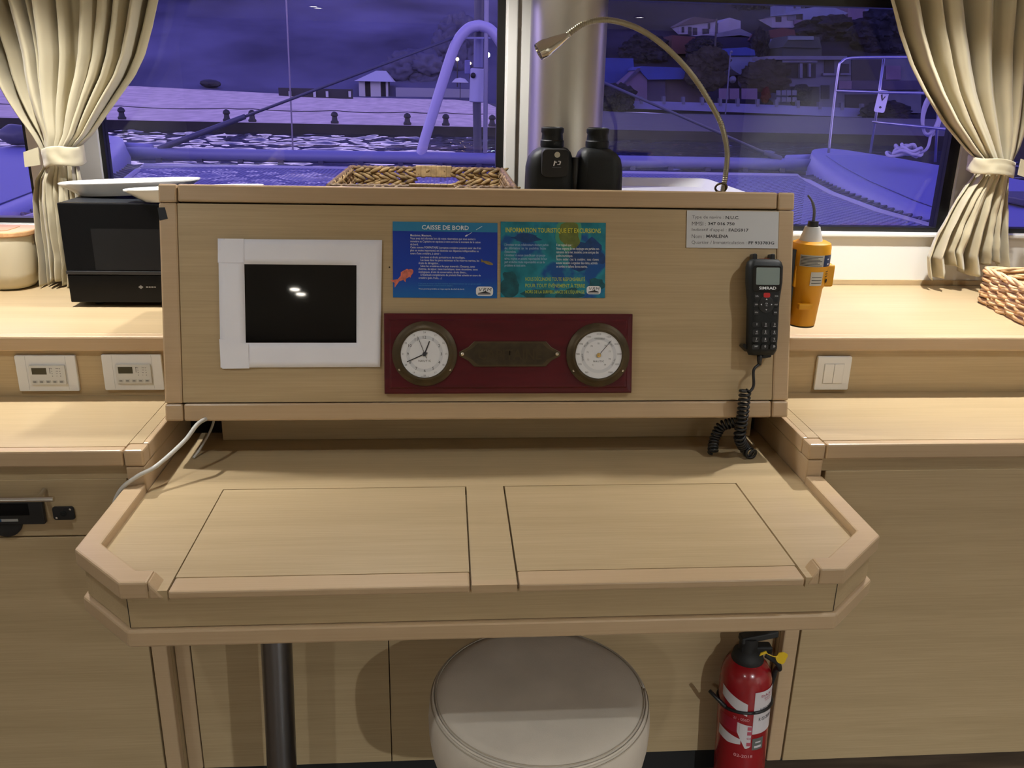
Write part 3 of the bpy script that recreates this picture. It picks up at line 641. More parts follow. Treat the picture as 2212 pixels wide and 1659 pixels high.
bm = B(); up(bm, [(0, 1.0135), (.0262, 1.0135), (.0275, 1.0165), (.0, 1.0165)], c); obj('base_rim', bm, BLACK, ep, smooth=35)
bm = B(); up(bm, [(0, 1.196), (.024, 1.196), (.0165, 1.222), (.0155, 1.226), (0, 1.226)], c + V((-.003, 0, 0))); obj('collar', bm, PLASG, ep, smooth=35)
bm = B(); up(bm, [(0, 1.226), (.0115, 1.226), (.0105, 1.237), (0, 1.237)], c + V((-.003, 0, 0))); obj('cap', bm, BLACK, ep, smooth=35)
bm = B(); tube(bm, spline([c + V((-.003, 0, 1.236)), c + V((-.004, 0, 1.258)), c + V((-.011, 0, 1.277)), c + V((-.022, 0, 1.290))], 6), [.0032]*12 + [.0022]*7, 8); obj('antenna', bm, mat('grey_cable', (.10, .10, .11), .5), ep, smooth=True)
def wrap(bm, cx, cy, r0, z0, r1, z1, a0, a1, n=12):
    A = []; Bq = []
    for k in range(n+1):
        a = a0 + (a1-a0)*k/n; A.append((cx+r0*math.sin(a), cy-r0*math.cos(a), z0)); Bq.append((cx+r1*math.sin(a), cy-r1*math.cos(a), z1))
    va = [bm.verts.new(p) for p in A]; vb = [bm.verts.new(p) for p in Bq]
    for k in range(n): bm.faces.new([va[k], va[k+1], vb[k+1], vb[k]])
bm = B(); wrap(bm, c.x, c.y, .0409, 1.148, .0410, 1.172, -.9, .35); obj('print_label', bm, mat('label_grey', (.50, .47, .40), .5), ep)
bm = B(); wrap(bm, c.x, c.y, .0410, 1.148, .0411, 1.172, .36, 1.35); obj('navy_label', bm, mat('navy_label', (.02, .045, .12), .4), ep)
bm = B(); wrap(bm, c.x, c.y, .0388, 1.108, .0400, 1.137, -.25, .45); obj('square_label', bm, mat('label_pale', (.62, .58, .50), .5), ep)
bm = B()
for k in range(7): wrap(bm, c.x, c.y, .0412, 1.150+.003*k, .0412, 1.1512+.003*k, -.85, .25 - .12*(k % 3))
for k in range(4): wrap(bm, c.x, c.y, .0396, 1.113+.006*k, .0398, 1.1143+.006*k, -.18, .38)
for k in range(3): wrap(bm, c.x, c.y, .0400, 1.126+.005*k, .0402, 1.1275+.005*k, .62, 1.02)
lathe(bm, [(0, 0), (.0045, 0)], 14, Matrix.Translation((c.x+.0405*math.sin(.80), c.y-.0405*math.cos(.80), 1.117)) @ Matrix.Rotation(.80, 4, 'Z') @ Matrix.Rotation(PI/2, 4, 'X'))
obj('label_print', bm, INKK, ep)
bm = B(); 
for a in (.62, .64): wrap(bm, c.x, c.y, .0413, 1.152, .0413, 1.1545, a, a+.12)
wrap(bm, c.x, c.y, .0413, 1.162, .0413, 1.1645, .60, .72); obj('label_mark', bm, INKW, ep)
bm = B(); wrap(bm, c.x, c.y, .0413, 1.153, .0413, 1.168, 1.08, 1.30); obj('sun_mark', bm, mat('orange_mark', (.7, .3, .02), .5), ep)
bm = B(); box(bm, .6365, .655, .100, .130, 1.03, 1.18); obj('wall_bracket', bm, BLACK, ep)

# ================================================================== THINGS ON TOP AND AROUND
ZS = 1.203
# gooseneck lamp ---------------------------------------------------------
FLEX = mat('flexible_steel', (.36, .33, .24), .38, .9)
lp = thing('gooseneck_lamp', 'slim gooseneck reading lamp arching from the console top with a polished head', 'lamp', (.496, .165, 1.25))
path = [(.4955, .150, 1.222)] + [tuple(at(u, v, y)) for u, v, y in ((1563, 404, .150), (1567, 380, .150), (1571, 330, .148), (1562, 282, .147), (1547, 245, .146), (1505, 176, .144), (1462, 125, .142), (1415, 84, .140), (1365, 56, .138), (1310, 43, .135), (1265, 50, .132), (1238, 66, .130), (1226, 76, .129))]
P = spline(path, 30)
L = 0; rs = []
for i, p in enumerate(P):
    if i: L += (p - P[i-1]).length
    rs.append(.0055*(1 + .09*math.sin(L*2*PI/.0042)))
bm = B(); tube(bm, P, rs, 12); obj('flexible_neck', bm, FLEX, lp, smooth=True)
h0 = at(1226, 76, .129); h1 = at(1163, 113, .124); ax = (h1-h0).normalized(); x_, y_ = frame_at(ax)
MH = Matrix(((x_.x, y_.x, ax.x, h0.x), (x_.y, y_.y, ax.y, h0.y), (x_.z, y_.z, ax.z, h0.z), (0, 0, 0, 1)))
LH = (h1-h0).length
bm = B(); lathe(bm, [(.0052, -.004), (.0062, .004), (.0085, .012), (.0120, .025), (.0152, .042), (.0168, LH*.72), (.0172, LH*.85), (.0162, LH), (.0150, LH), (.0140, LH-.012), (0, LH-.012)], 32, MH); obj('lamp_head', bm, mat('polished_nickel', (.62, .58, .48), .12, 1.), lp, smooth=40)
bm = B(); lathe(bm, [(0, LH-.0115), (.0138, LH-.0115), (.0138, LH-.010), (0, LH-.0095)], 20, MH); obj('lens', bm, BLACK, lp)
bm = B(); lathe(bm, [(.020, 0), (.020, .004), (.010, .018), (0, .018)], 24, Matrix.Translation((.4955, .150, ZS+.0002))); obj('base', bm, FLEX, lp, smooth=40)
bm = B(); tube(bm, [V((.4955, .150, 1.300)) + V((.012*math.cos(a), -.004*math.sin(a), .009*math.sin(a))) + V((-.004, -.006, 0)) for a in [2*PI*k/24 for k in range(25)]], .0022, 8); obj('hanging_ring', bm, BRASS, lp, smooth=True)

# binoculars -------------------------------------------------------------
bn = thing('binoculars', 'black rubber binoculars standing upright on the console top', 'binoculars', (.19, .205, ZS))
def half(sx):
    cx = .190 + sx*.0515; bm = B(); rings = []
    for z, w, d, ox in ((ZS+.0005, .046, .050, 0), (ZS+.004, .049, .053, 0), (ZS+.03, .049, .053, 0), (ZS+.07, .0495, .050, 0), (ZS+.105, .0495, .046, 0), (ZS+.128, .0490, .042, 0), (ZS+.148, .0455, .038, -.001), (ZS+.160, .0385, .033, -.0035), (ZS+.167, .0290, .027, -.0065), (ZS+.169, .0230, .022, -.0075)):
        rings.append([(cx + sx*ox + p[0], .205 + p[1], z) for p in rrect(2*w, 2*d, min(w, d)*.62, 6)])
    loft(bm, rings); b_ = obj('barrel', bm, RUBB, bn, smooth=50)
    ex = cx - sx*.004
    bm = B(); lathe(bm, [(.0235, ZS+.168), (.0245, ZS+.172), (.0245, ZS+.182), (.0225, ZS+.184), (.0215, ZS+.196), (.0235, ZS+.199), (.0235, ZS+.207), (.0195, ZS+.209), (.0150, ZS+.203), (0, ZS+.203)], 32, Matrix.Translation((ex, .205, 0))); obj('eyecup', bm, RUBB, b_, smooth=40)
    bm = B(); rings = []
    for z, w, y0 in ((ZS+.125, .018, .160), (ZS+.155, .010, .1715)): pass
    return cx
cl = half(-1); cr = half(1)
bm = B(); lathe(bm, [(.011, ZS+.02), (.011, ZS+.13), (.009, ZS+.15), (0, ZS+.15)], 20, Matrix.Translation((.190, .185, 0))); obj('hinge', bm, BLACK, bn, smooth=40)
bm = B(); prism(bm, rrect(.055, .056, .010, 4), -.030, .0025, VF(cl+.006, .1540, ZS+.140)); 
bm.verts.ensure_lookup_table()
pl_ = obj('compass_housing', bm, BLACKM, bn, bevel=.002)
fy = .1512
bm = B(); lathe(bm, [(.0058, -.001), (.0058, .0004), (0, .0006)], 20, VF(cl+.009, fy-.0004, ZS+.157)); obj('white_dot', bm, mat('warm_white', (.62, .60, .48), .4), pl_)
bm = B(); Mv = VF(cl+.009, fy-.0004, ZS+.140)
prism(bm, [(-.0075, -.005), (-.0055, -.005), (-.0035, .0015), (-.0005, .0015), (0, .0032), (-.003, .0032), (-.002, .0052), (.001, .0052), (.0005, .0035)][:5] + [(0, .0032), (-.0030, .0032), (-.0038, .0052), (-.0056, .0052)], 0, .0002, Mv)
prism(bm, [(.0005, -.0030), (.0065, -.0030), (.0085, .0035), (.0060, .0052), (.0028, .0052), (.0022, .0036), (.0055, .0036), (.0048, -.0014), (.001, -.0014)], 0, .0002, Mv)
obj('maker_emblem', bm, INKW, pl_)
bm = B()
for k in range(9): box(bm, -.0095+.0021*k, -.0080+.0021*k, -.0085, -.0072, 0, .0002, Mv)
obj('emblem_line', bm, INKG, pl_)

# woven tray basket on the console --------------------------------------
RUSH = mat('water_hyacinth', (.30, .20, .085), .6, var=.6, scale=45, bump=.4, bscale=400)
RUSHD = mat('dark_rush', (.15, .085, .038), .6, var=.5, scale=60, bump=.4, bscale=400)
RAFF = mat('raffia_wrap', (.40, .28, .14), .55, var=.35, scale=70)
zr = 1.288
q = [onz(714, 398, zr), onz(1104, 398, zr), onz(1075, 345, zr), onz(772, 345, zr)]
bx0, bx1 = (q[0].x + q[3].x)/2, (q[1].x + q[2].x)/2; by0, by1 = q[0].y, min((q[2].y + q[3].y)/2, .675)
bk = thing('rush_tray', 'rectangular woven rush tray basket with a slot handle on the console top', 'basket', ((bx0+bx1)/2, (by0+by1)/2, ZS))
def leaf(bm, c, L_, w, t, dirx, ang, nrm):
    """one strand: a bent lozenge lying on a wall whose run is dirx and outward normal nrm"""
    up_ = V((0, 0, 1)); d = dirx*math.cos(ang) + up_*math.sin(ang); s = -dirx*math.sin(ang) + up_*math.cos(ang)
    rings = []
    for f, k in ((-1, .25), (-.6, .8), (0, 1.), (.6, .8), (1, .25)):
        o_ = c + d*(f*L_/2) + nrm*(t*.6*(1-f*f)); rings.append([o_ + (s*math.cos(a)*w/2 + nrm*math.sin(a)*t/2)*k for a in [2*PI*j/6 for j in range(6)]])
    loft(bm, rings)
def wall(name, a, b_, nrm, hole=False):
    a, b_ = V(a), V(b_); D = (b_-a); Ln = D.length; D = D/Ln; bm = B(); rows = 4; hh = (zr-.006-ZS-.006)/rows
    for r in range(rows):
        for sgn in (1, -1):
            n_ = int(Ln/.021)
            for k in range(n_+1):
                s_ = Ln*k/n_ + rnd.uniform(-.003, .003)
                if hole and abs(s_ - Ln*.545) < .047 and r in (1, 2): continue
                c_ = a + D*s_ + V((0, 0, ZS+.008 + hh*(r+.5) + sgn*hh*.24))
                leaf(bm, c_ + nrm*rnd.uniform(-.002, .002), .036+rnd.uniform(-.006, .006), hh*.62, .007, D, sgn*(.42 if r % 2 else -.42)+rnd.uniform(-.12, .12), nrm)
    return obj(name, bm, RUSH, bk, smooth=True)
c00, c10, c11, c01 = V((bx0, by0, 0)), V((bx1, by0, 0)), V((bx1, by1, 0)), V((bx0, by1, 0))
wall('woven_wall', c01, c11, V((0, -1, 0)), True); wall('woven_wall', c00, c10, V((0, -1, 0)), True); wall('woven_wall', c00, c01, V((1, 0, 0))); wall('woven_wall', c10, c11, V((-1, 0, 0)))
bm = B(); rp = [c + V((0, 0, zr-.004)) for c in (c00, c10, c11, c01, c00)]; full = []
for a, b_ in zip(rp, rp[1:]): full += [a.lerp(b_, k/90) for k in range(90)]
full.append(rp[-1]); tube(bm, full, [.0052*(1+.22*math.sin(i*1.9)+.1*rnd.random()) for i in range(len(full))], 8); obj('rim', bm, RUSHD, bk, smooth=True)
bm = B(); box(bm, bx0, bx1, by0, by1, ZS+.0005, ZS+.006); obj('tray_floor', bm, RUSHD, bk)
for yy in (by0, by1):
    xc = bx0 + (bx1-bx0)*.545
    for z0_, z1_ in ((zr-.026, zr+.004), (ZS+.002, ZS+.030)):
        bm = B()
        for k in range(7): x = xc - .040 + .0133*k; box(bm, x-.0070, x+.0070, yy-.0068-.0006*(k%2), yy+.0068+.0006*(k%2), z0_+rnd.uniform(0, .001), z1_)
        obj('handle_wrap', bm, RAFF, bk, bevel=.002)
for xx, yy in ((bx0, by0), (bx1, by0), (bx0, by1), (bx1, by1)):
    bm = B(); tube(bm, [(xx, yy, ZS+.001), (xx, yy, zr)], .0062, 8); obj('corner_stake', bm, RUSHD, bk, smooth=True)

# white tray -------------------------------------------------------------
zt = 1.272
e = onz(1515, 385, zt); f_ = onz(1560, 408, zt)
tx1 = max(e.x, f_.x)
wt = thing('white_tray', 'white tray behind the binoculars on the console top', 'tray', (.34, .38, ZS))
bm = B(); X0, X1, Y0, Y1 = .300, e.x+.012, .285, e.y
rings = []
for sc_, z in ((.86, ZS+.0005), (.90, ZS+.012), (1.0, zt), (.985, zt), (.90, zt-.012), (.86, zt-.02)):
    rings.append([((X0+X1)/2 + p[0]*sc_, (Y0+Y1)/2 + p[1]*sc_, z) for p in rrect(X1-X0, Y1-Y0, .03, 5)])
loft(bm, rings); obj('tray', bm, mat('bright_white', (.84, .84, .86), .5), wt, smooth=30)
# microwave --------------------------------------------------------------
MY = .4224; MX0, MX1, MZ0, MZ1 = -.9655, -.515, .9835, 1.2165
mw = thing('microwave', 'black microwave oven on the window shelf left of the console', 'microwave', ((MX0+MX1)/2, .55, .9720))
bm = B(); box(bm, MX0, MX1, MY+.022, .70, MZ0, MZ1); obj('housing', bm, mat('black_enamel', (.014, .016, .020), .4, spec=.3), mw, bevel=.004)
GLB = mat('black_gloss', (.006, .006, .007), .22, spec=.15)
bm = B(); box(bm, MX0, MX1, MY, MY+.021, 1.058, MZ1); d = obj('door', bm, GLB, mw, bevel=.003)
bm = B(); box(bm, MX0+.068, MX1-.10, MY-.0006, MY, 1.062, MZ1-.058); obj('door_window', bm, mat('smoked_window', (.014, .014, .016), .25, spec=.3), d)
bm = B(); box(bm, MX0, MX1, MY-.003, MY+.004, 1.0515, 1.0595); obj('door_strip', bm, mat('dark_strip', (.02, .02, .023), .4), d, bevel=.001)
bm = B(); box(bm, MX0, MX1, MY+.001, MY+.021, MZ0, 1.0510); cp = obj('control_strip', bm, GLB, mw, bevel=.003)
bm = B(); Mv = VF(-.800, MY+.0008, 1.0215); prism(bm, [(-.006, 0), (0, .0045), (.006, 0), (0, -.0045)], 0, .0003, Mv); box(bm, .012, .017, -.0016, .0016, 0, .0003, Mv); box(bm, .0185, .0225, -.0016, .0016, 0, .0003, Mv); box(bm, .024, .0295, -.0016, .0016, 0, .0003, Mv); box(bm, .031, .0345, -.0016, .0016, 0, .0003, Mv)
obj('logo_mark', bm, mat('silver_print', (.30, .30, .31), .4), cp)
for x in (MX0+.05, MX1-.05):
    for y in (.47, .67):
        bm = B(); lathe(bm, [(.012, .9719), (.014, MZ0)], 16, Matrix.Translation((x, y, 0))); obj('foot', bm, BLACKM, mw)
# serving platters -------------------------------------------------------
CHINA = mat('white_china', (.86, .85, .80), .22)
def platter(lab_, cx, cy, z, rx, ry, hgt, rot, tiltx, tilty):
    bm = B(); rings = []
    for k, zz in ((.0, .004), (.55, .004), (.70, .004), (.985, hgt), (1.0, hgt+.001), (1.0, hgt-.002), (.72, 0), (.6, 0), (0, 0)):
        rings.append([(rx*(k if k else .001)*math.copysign(abs(math.cos(a))**.8, math.cos(a)), ry*(k if k else .001)*math.copysign(abs(math.sin(a))**.8, math.sin(a)), zz) for a in [2*PI*j/56 for j in range(56)]])
    loft(bm, rings, cap=False); bmesh.ops.remove_doubles(bm, verts=bm.verts, dist=2e-3*.5)
    o = obj('serving_platter', bm, CHINA, smooth=40, local=True)
    o.matrix_basis = Matrix.Translation((cx, cy, z)) @ Matrix.Rotation(tiltx, 4, 'X') @ Matrix.Rotation(tilty, 4, 'Y') @ Matrix.Rotation(rot, 4, 'Z')
    return tag(o, lab_, 'platter', 'platters on the microwave')
platter('longer white platter lying at the back of the microwave top', -.8425, .560, MZ1+.0066, .1665, .060, .031, 0, 0, -.045)
platter('white platter nearer the front of the microwave top, jutting past the console edge', -.662, .452, MZ1+.0066, .160, .045, .029, 0, 0, -.045)
# bread bin --------------------------------------------------------------
bb = thing('bread_bin', 'cream bread bin with a wooden lid at the left end of the window shelf', 'bin', (-1.26, .655, .972))
CREAM = mat('cream_melamine', (.74, .66, .47), .4)
BX, BY = -1.298, .645
bm = B(); rings = []
for z, w, d_ in ((.9722, .265, .085), (.976, .30, .105), (.992, .325, .124), (1.015, .335, .130), (1.100, .345, .134), (1.108, .345, .134), (1.108, .335, .124), (1.09, .333, .122)):
    rings.append([(BX+p[0], BY+p[1], z) for p in rrect(w, d_, d_*.42, 8)])
loft(bm, rings); obj('body', bm, CREAM, bb, smooth=40)
LIDW = wood('lid_wood', (.62, .33, .15), (.72, .42, .20), .45)
bm = B(); prism(bm, [(BX+p[0], BY+p[1]) for p in rrect(.352, .141, .058, 8)], 1.1085, 1.122); ld_ = obj('lid', bm, LIDW, bb, bevel=.003)
bm = B(); prism(bm, [(BX+.075+p[0], BY+p[1]) for p in rrect(.10, .085, .012, 4)], 1.1222, 1.1235); prism(bm, [(BX-.075+p[0], BY+p[1]) for p in rrect(.10, .085, .012, 4)], 1.1222, 1.1235); obj('lid_inset', bm, wood('inset_wood', (.52, .26, .11), (.60, .33, .15), .5), ld_)

# wicker basket right ----------------------------------------------------
WICK = mat('willow', (.52, .31, .14), .5, var=.45, scale=40)
WICK2 = mat('pale_willow', (.66, .45, .24), .5, var=.35, scale=40)
wb = thing('wicker_basket', 'willow wicker basket at the right end of the window shelf', 'basket', (1.5, .40, .972))
k0 = V((1.345, .515, 0)); k1 = V((1.307, .262, 0)); u_ = (k1-k0).normalized(); v_ = V((-u_.y, u_.x, 0)); v_ = v_ if v_.x > 0 else -v_
LB, WB, HB = .30, .34, .088
def wcorner(i, o_=0.): return [k0 - u_*o_ - v_*o_, k0 + u_*LB + u_*o_ - v_*o_, k0 + u_*LB + v_*WB + u_*o_ + v_*o_, k0 + v_*WB - u_*o_ + v_*o_][i % 4]
for i in range(4):
    a, b_ = wcorner(i), wcorner(i+1); nrm = ((wcorner(i)+wcorner(i+1))/2 - (wcorner(i+2)+wcorner(i+3))/2).normalized()
    for half_, mm in ((0, WICK), (1, WICK2)):
        bm = B()
        for r in range(half_, 9, 2):
            for s_ in (0, 1):
                z = .9785 + HB*r/9.3 + s_*.004; pts = []
                for k in range(25):
                    f = k/24; w = math.sin(f*PI*6 + r*PI + s_*.6)
                    pts.append(a.lerp(b_, f) + nrm*(.006*w + rnd.uniform(-.0012, .0012)) + V((0, 0, z + .004*noise.noise(V((f*4, r*1.7, i+s_*5))) + rnd.uniform(-.0012, .0012))))
                tube(bm, pts, .0038 + rnd.uniform(-.0008, .0008), 7)
        obj('woven_side', bm, mm, wb, smooth=True)
    bm = B()
    for k in range(7): tube(bm, [a.lerp(b_, k/6.) + V((0, 0, .9735)), a.lerp(b_, k/6.) + V((0, 0, .9735+HB))], .0035, 6)
    obj('upright', bm, WICK, wb, smooth=True)
bm = B()
for s_ in range(3):
    pts = []
    for i in range(4):
        a, b_ = wcorner(i), wcorner(i+1)
        for k in range(20):
            f = k/20; ph = (i*20+k)*.55 + s_*2.1; pts.append(a.lerp(b_, f) + V((.004*math.cos(ph), .004*math.cos(ph), .9735+HB+.004*math.sin(ph))))
    pts.append(pts[0]); tube(bm, pts, .0042, 7)
obj('rim', bm, WICK2, wb, smooth=True)
bm = B(); prism(bm, [tuple(wcorner(i)[:2]) for i in range(4)], .9722, .9765); obj('basket_floor', bm, WICK, wb)

# curtains ---------------------------------------------------------------
m, n, l, b = newmat('curtain_cloth'); b.inputs['Roughness'].default_value = .8; b.inputs['Sheen Weight'].default_value = .3; b.inputs['Base Color'].default_value = (.46, .41, .28, 1)
b.inputs['Specular IOR Level'].default_value = .25
CLOTH = m
def interp(tab, v):
    if v <= tab[0][0]: return tab[0][1:]
    for a, b_ in zip(tab, tab[1:]):
        if v <= b_[0]:
            f = (v-a[0])/(b_[0]-a[0]); return tuple(p + (q_-p)*f for p, q_ in zip(a[1:], b_[1:]))
    return tab[-1][1:]
def curtain(lab_, cx, upper, lower, yc, folds, seed, tie_v, flap):
    """upper / lower: rows (v, left, right) of the gathered cloth above and below the tieback"""
    t = thing('curtain', lab_, 'curtain', (cx, yc, at(0, lower[-1][0], yc).z), group='curtains tied back at the window corners')
    nu = 300
    rr = random.Random(seed); ph = [rr.uniform(0, 6.28) for _ in range(8)]
    def fold(u, amp, k):
        w = u + .022*math.sin(2*PI*u*2.3 + ph[0]) + .012*math.sin(2*PI*u*5.1 + ph[1]) + k*.02*math.sin(2*PI*u*3.2+ph[5])
        s = math.sin(2*PI*folds*w + ph[2]); s2 = math.sin(2*PI*folds*.53*w + ph[3]); s3 = math.sin(2*PI*folds*2.1*w + ph[4])
        return amp*(.75*math.copysign(abs(s)**.7, s) + .40*s2 + .16*s3*(1-k))
    for nm, tab, top in (('upper_drape', upper, True), ('lower_drape', lower, False)):
        bm = B(); v0, v1 = tab[0][0], tab[-1][0]; nv = 76 if top else 48; grid = []
        for j in range(nv+1):
            f = j/nv; v = v0 + (v1-v0)*f; l_, r_ = interp(tab, v); k = max(0., (v+60)/(v1+60)) if top else 1-f
            row = []
            amp = (.034*(1-k)**.8 + .021) if top else (.019 + .022*(1-k))
            for i in range(nu+1):
                u = i/nu; px = l_ + (r_-l_)*u
                vv = v
                if not top: vv = v + (1-k)**3*(14*math.sin(2*PI*u*2.2+ph[6]) + 20*u*flap)
                p = at(px, vv, yc); dy = fold(u, amp, k) - .030*math.sin(PI*u)*k + .006*noise.noise(V((u*26, f*3.2, seed))) + .004*noise.noise(V((u*11, f*7., seed+2)))
                row.append(bm.verts.new((p.x + .35*fold(u+.02, amp, k)*(.4+.6*k)*math.sin(PI*min(max(u, 0), 1)), yc + dy, max(p.z, .977))))
            grid.append(row)
        for a, b_ in zip(grid, grid[1:]):
            for i in range(nu): bm.faces.new([a[i], a[i+1], b_[i+1], b_[i]])
        o = obj(nm, bm, CLOTH, t, smooth=True); sm = o.modifiers.new('cloth', 'SOLIDIFY'); sm.thickness = .0012
    # tieback band
    l_, r_ = interp(upper, tie_v[0]); bm = B(); n_ = 72
    pc = at((l_+r_)/2, sum(tie_v)/2, yc-.02); pl = at(l_, sum(tie_v)/2, yc-.02); rx = (pc - pl).length + .004; ry = .050
    rings = []
    for f in (0, .06, .2, .35, .5, .65, .8, .94, 1):
        v = tie_v[0] + (tie_v[1]-tie_v[0])*f; z = at((l_+r_)/2, v, yc-.02).z; g = 1.0 + (.03 if 0 < f < 1 else 0)
        rings.append([(pc.x + rx*g*math.cos(a)*(1+.05*noise.noise(V((a*2.2, f*2, seed)))), yc-.012 + ry*g*math.sin(a)*(1+.10*noise.noise(V((a*2.2, f*2.5, seed+4)))), z + .006*math.cos(a)*flap + .003*math.sin(3*a)) for a in [2*PI*k/n_ for k in range(n_)]])
    loft(bm, rings, cap=False); o = obj('tieback', bm, CLOTH, t, smooth=50); sm = o.modifiers.new('cloth', 'SOLIDIFY'); sm.thickness = .0018
    return t, pc, rx, ry
ZYC = .665
tL, pcL, rxL, ryL = curtain('pale beige curtain tied back above the bread bin and microwave', -1.0,
    [(-340, -240, 440), (-60, -110, 372), (0, -62, 350), (60, -38, 336), (120, -14, 318), (165, 2, 296), (210, 26, 262), (250, 52, 232), (290, 82, 202), (318, 98, 172), (340, 102, 166)],
    [(338, 100, 168), (360, 100, 172), (385, 84, 178), (430, 80, 186), (500, 86, 194), (560, 95, 200), (604, 100, 196)], ZYC, 10.5, 3, (316, 357), .5)
tR, pcR, rxR, ryR = curtain('pale beige curtain tied back above the wicker basket', 1.25,
    [(-340, 1815, 2450), (-60, 1897, 2330), (0, 1915, 2302), (70, 1934, 2282), (140, 1960, 2262), (200, 1990, 2244), (265, 2031, 2226), (320, 2078, 2202), (345, 2104, 2186), (362, 2106, 2186)],
    [(360, 2106, 2182), (380, 2100, 2178), (430, 2062, 2180), (500, 2022, 2184), (550, 2001, 2186), (590, 2006, 2187)], ZYC, 7.5, 11, (343, 377), -1.0)
for t_, pc, rx, s in ((tL, pcL, rxL, -1), (tR, pcR, rxR, 1)):
    bm = B(); x0 = pc.x + s*rx*.90; zc = pc.z - (0 if s < 0 else -.002)
    hull(bm, [(x0, ZYC-.055, zc+.022), (x0 + s*.034, ZYC-.058, zc+(.010 if s < 0 else .008)), (x0+s*(.036 if s < 0 else .020), ZYC-.058, zc-.026), (x0, ZYC-.055, zc-.020)],
         [(x0, ZYC-.050, zc+.022), (x0 + s*.034, ZYC-.052, zc+(.010 if s < 0 else .008)), (x0+s*(.036 if s < 0 else .020), ZYC-.052, zc-.026), (x0, ZYC-.050, zc-.020)])
    obj('tieback_end', bm, CLOTH, t_)

# control panels ---------------------------------------------------------
def thermostat(lab_, x0, z0):
    w, h_ = .1247, .0800; t = thing('control_panel', lab_, 'control panel', M=VF(x0+w/2, .1778, z0-h_/2), group='control panels left of the console')
    bm = B(); prism(bm, rrect(w, h_, .003, 3), 0, .008); obj('face_plate', bm, PLASW, t, local=True, bevel=.0015)
    bm = B()
    for x in (-.0405, .0415): box(bm, x-.0003, x+.0003, -h_/2+.004, h_/2-.001, .0079, .0082)
    obj('plate_seam', bm, mat('seam_grey', (.45, .45, .44), .5), t, local=True)
    bm = B(); prism(bm, rrect(.0735, .0430, .002, 3, .003, -.0015), .008, .0135); mo = obj('control_module', bm, PLASG, t, local=True, bevel=.001)
    bm = B(); box(bm, -.0280, .0020, .0000, .0145, .0135, .0139); obj('display', bm, mat('olive_display', (.035, .032, .015), .2), mo, local=True)
    bm = B()
    for i in range(4):
        box(bm, .0125, .0140, .0120-.0055*i, .0135-.0055*i, .0135, .0138); box(bm, .0290, .0306, .0120-.0055*i, .0135-.0055*i, .0135, .0138)
        box(bm, .0215, .0275-.0015*i, .0124-.0055*i, .0133-.0055*i, .0135, .0138)
    box(bm, .0080, .0120, .0130, .0142, .0135, .0138); box(bm, .0085, .0095, .0020, .0130, .0135, .0138)
    obj('indicator_print', bm, INKG, mo, local=True)
    for i in range(5):
        bm = B(); prism(bm, rrect(.0105, .0062, .002, 3, -.0245+.0137*i, -.0165), .0135, .0146); bt = obj('button', bm, mat('button_grey', (.50, .50, .48), .5), mo, local=True)
        bm = B(); box(bm, -.0275+.0137*i, -.0215+.0137*i, -.0178, -.0152, .0146, .0148); obj('button_mark', bm, INKG, bt, local=True)
    return t
thermostat('white wall control panel nearer the left edge with a small display', -.9905, .9284)
thermostat('white wall control panel right beside the console with a small display', -.8125, .9304)
sw = thing('light_switch', 'white double rocker light switch below the right window shelf', 'switch', M=VF(.8030, .1778, .8850))
bm = B(); prism(bm, rrect(.0805, .0800, .003, 3), 0, .009); obj('face_plate', bm, PLASW, sw, local=True, bevel=.002)
bm = B(); box(bm, -.0235, .0235, -.0240, .0235, .0088, .0094); obj('rocker_gap', bm, mat('seam_grey', (.45, .45, .44), .5), sw, local=True)
for x0, x1 in ((-.0228, -.0004), (.0004, .0228)):
    bm = B(); box(bm, x0, x1, -.0232, .0228, .009, .0112); obj('rocker', bm, PLASW, sw, local=True, bevel=.001)
# radio unit and socket on the drawer ----------------------------------
rd = thing('stereo_unit', 'black stereo unit set in the drawer front under the handle', 'radio', M=VF(-.922, YF-.0005, .7115))
bm = B(); prism(bm, rrect(.172, .052, .003, 3), 0, .010); obj('face', bm, BLACK, rd, local=True, bevel=.002)
bm = B(); box(bm, -.075, .060, -.006, .018, .010, .0112); obj('display', bm, GLB, rd, local=True)
bm = B(); box(bm, -.03, .038, -.0185, -.0135, .010, .0108); obj('pale_strip', bm, mat('strip_white', (.5, .52, .55), .4), rd, local=True)
bm = B(); box(bm, -.03, .008, -.0184, -.0136, .0108, .0110); obj('blue_strip', bm, mat('strip_blue', (.02, .09, .22), .4), rd, local=True)
bm = B(); lathe(bm, [(.0300, -.002), (.0300, .004), (.026, .006), (0, .006)], 28, VF(-.9115, YF-.0012, .6875)); tag(obj('speaker_grille', bm, BLACKM, smooth=40), 'round black speaker partly under the stereo unit on the drawer', 'speaker')
so = thing('socket', 'small square black socket right of the stereo unit on the drawer', 'socket', M=VF(-.8030, YF-.0005, .7048))
bm = B(); prism(bm, rrect(.0395, .0275, .005, 4), 0, .004); obj('face', bm, BLACK, so, local=True, bevel=.001)
bm = B(); lathe(bm, [(.006, .004), (.006, .005), (.003, .0052), (0, .0045)], 20); obj('hole', bm, RUBB, so, local=True)
for x, y in ((.0135, .0085), (-.0135, -.0090)):
    bm = B(); lathe(bm, [(.0022, .004), (.0022, .0047), (0, .005)], 12, Matrix.Translation((x, y, 0))); obj('screw', bm, STEEL, so, local=True)
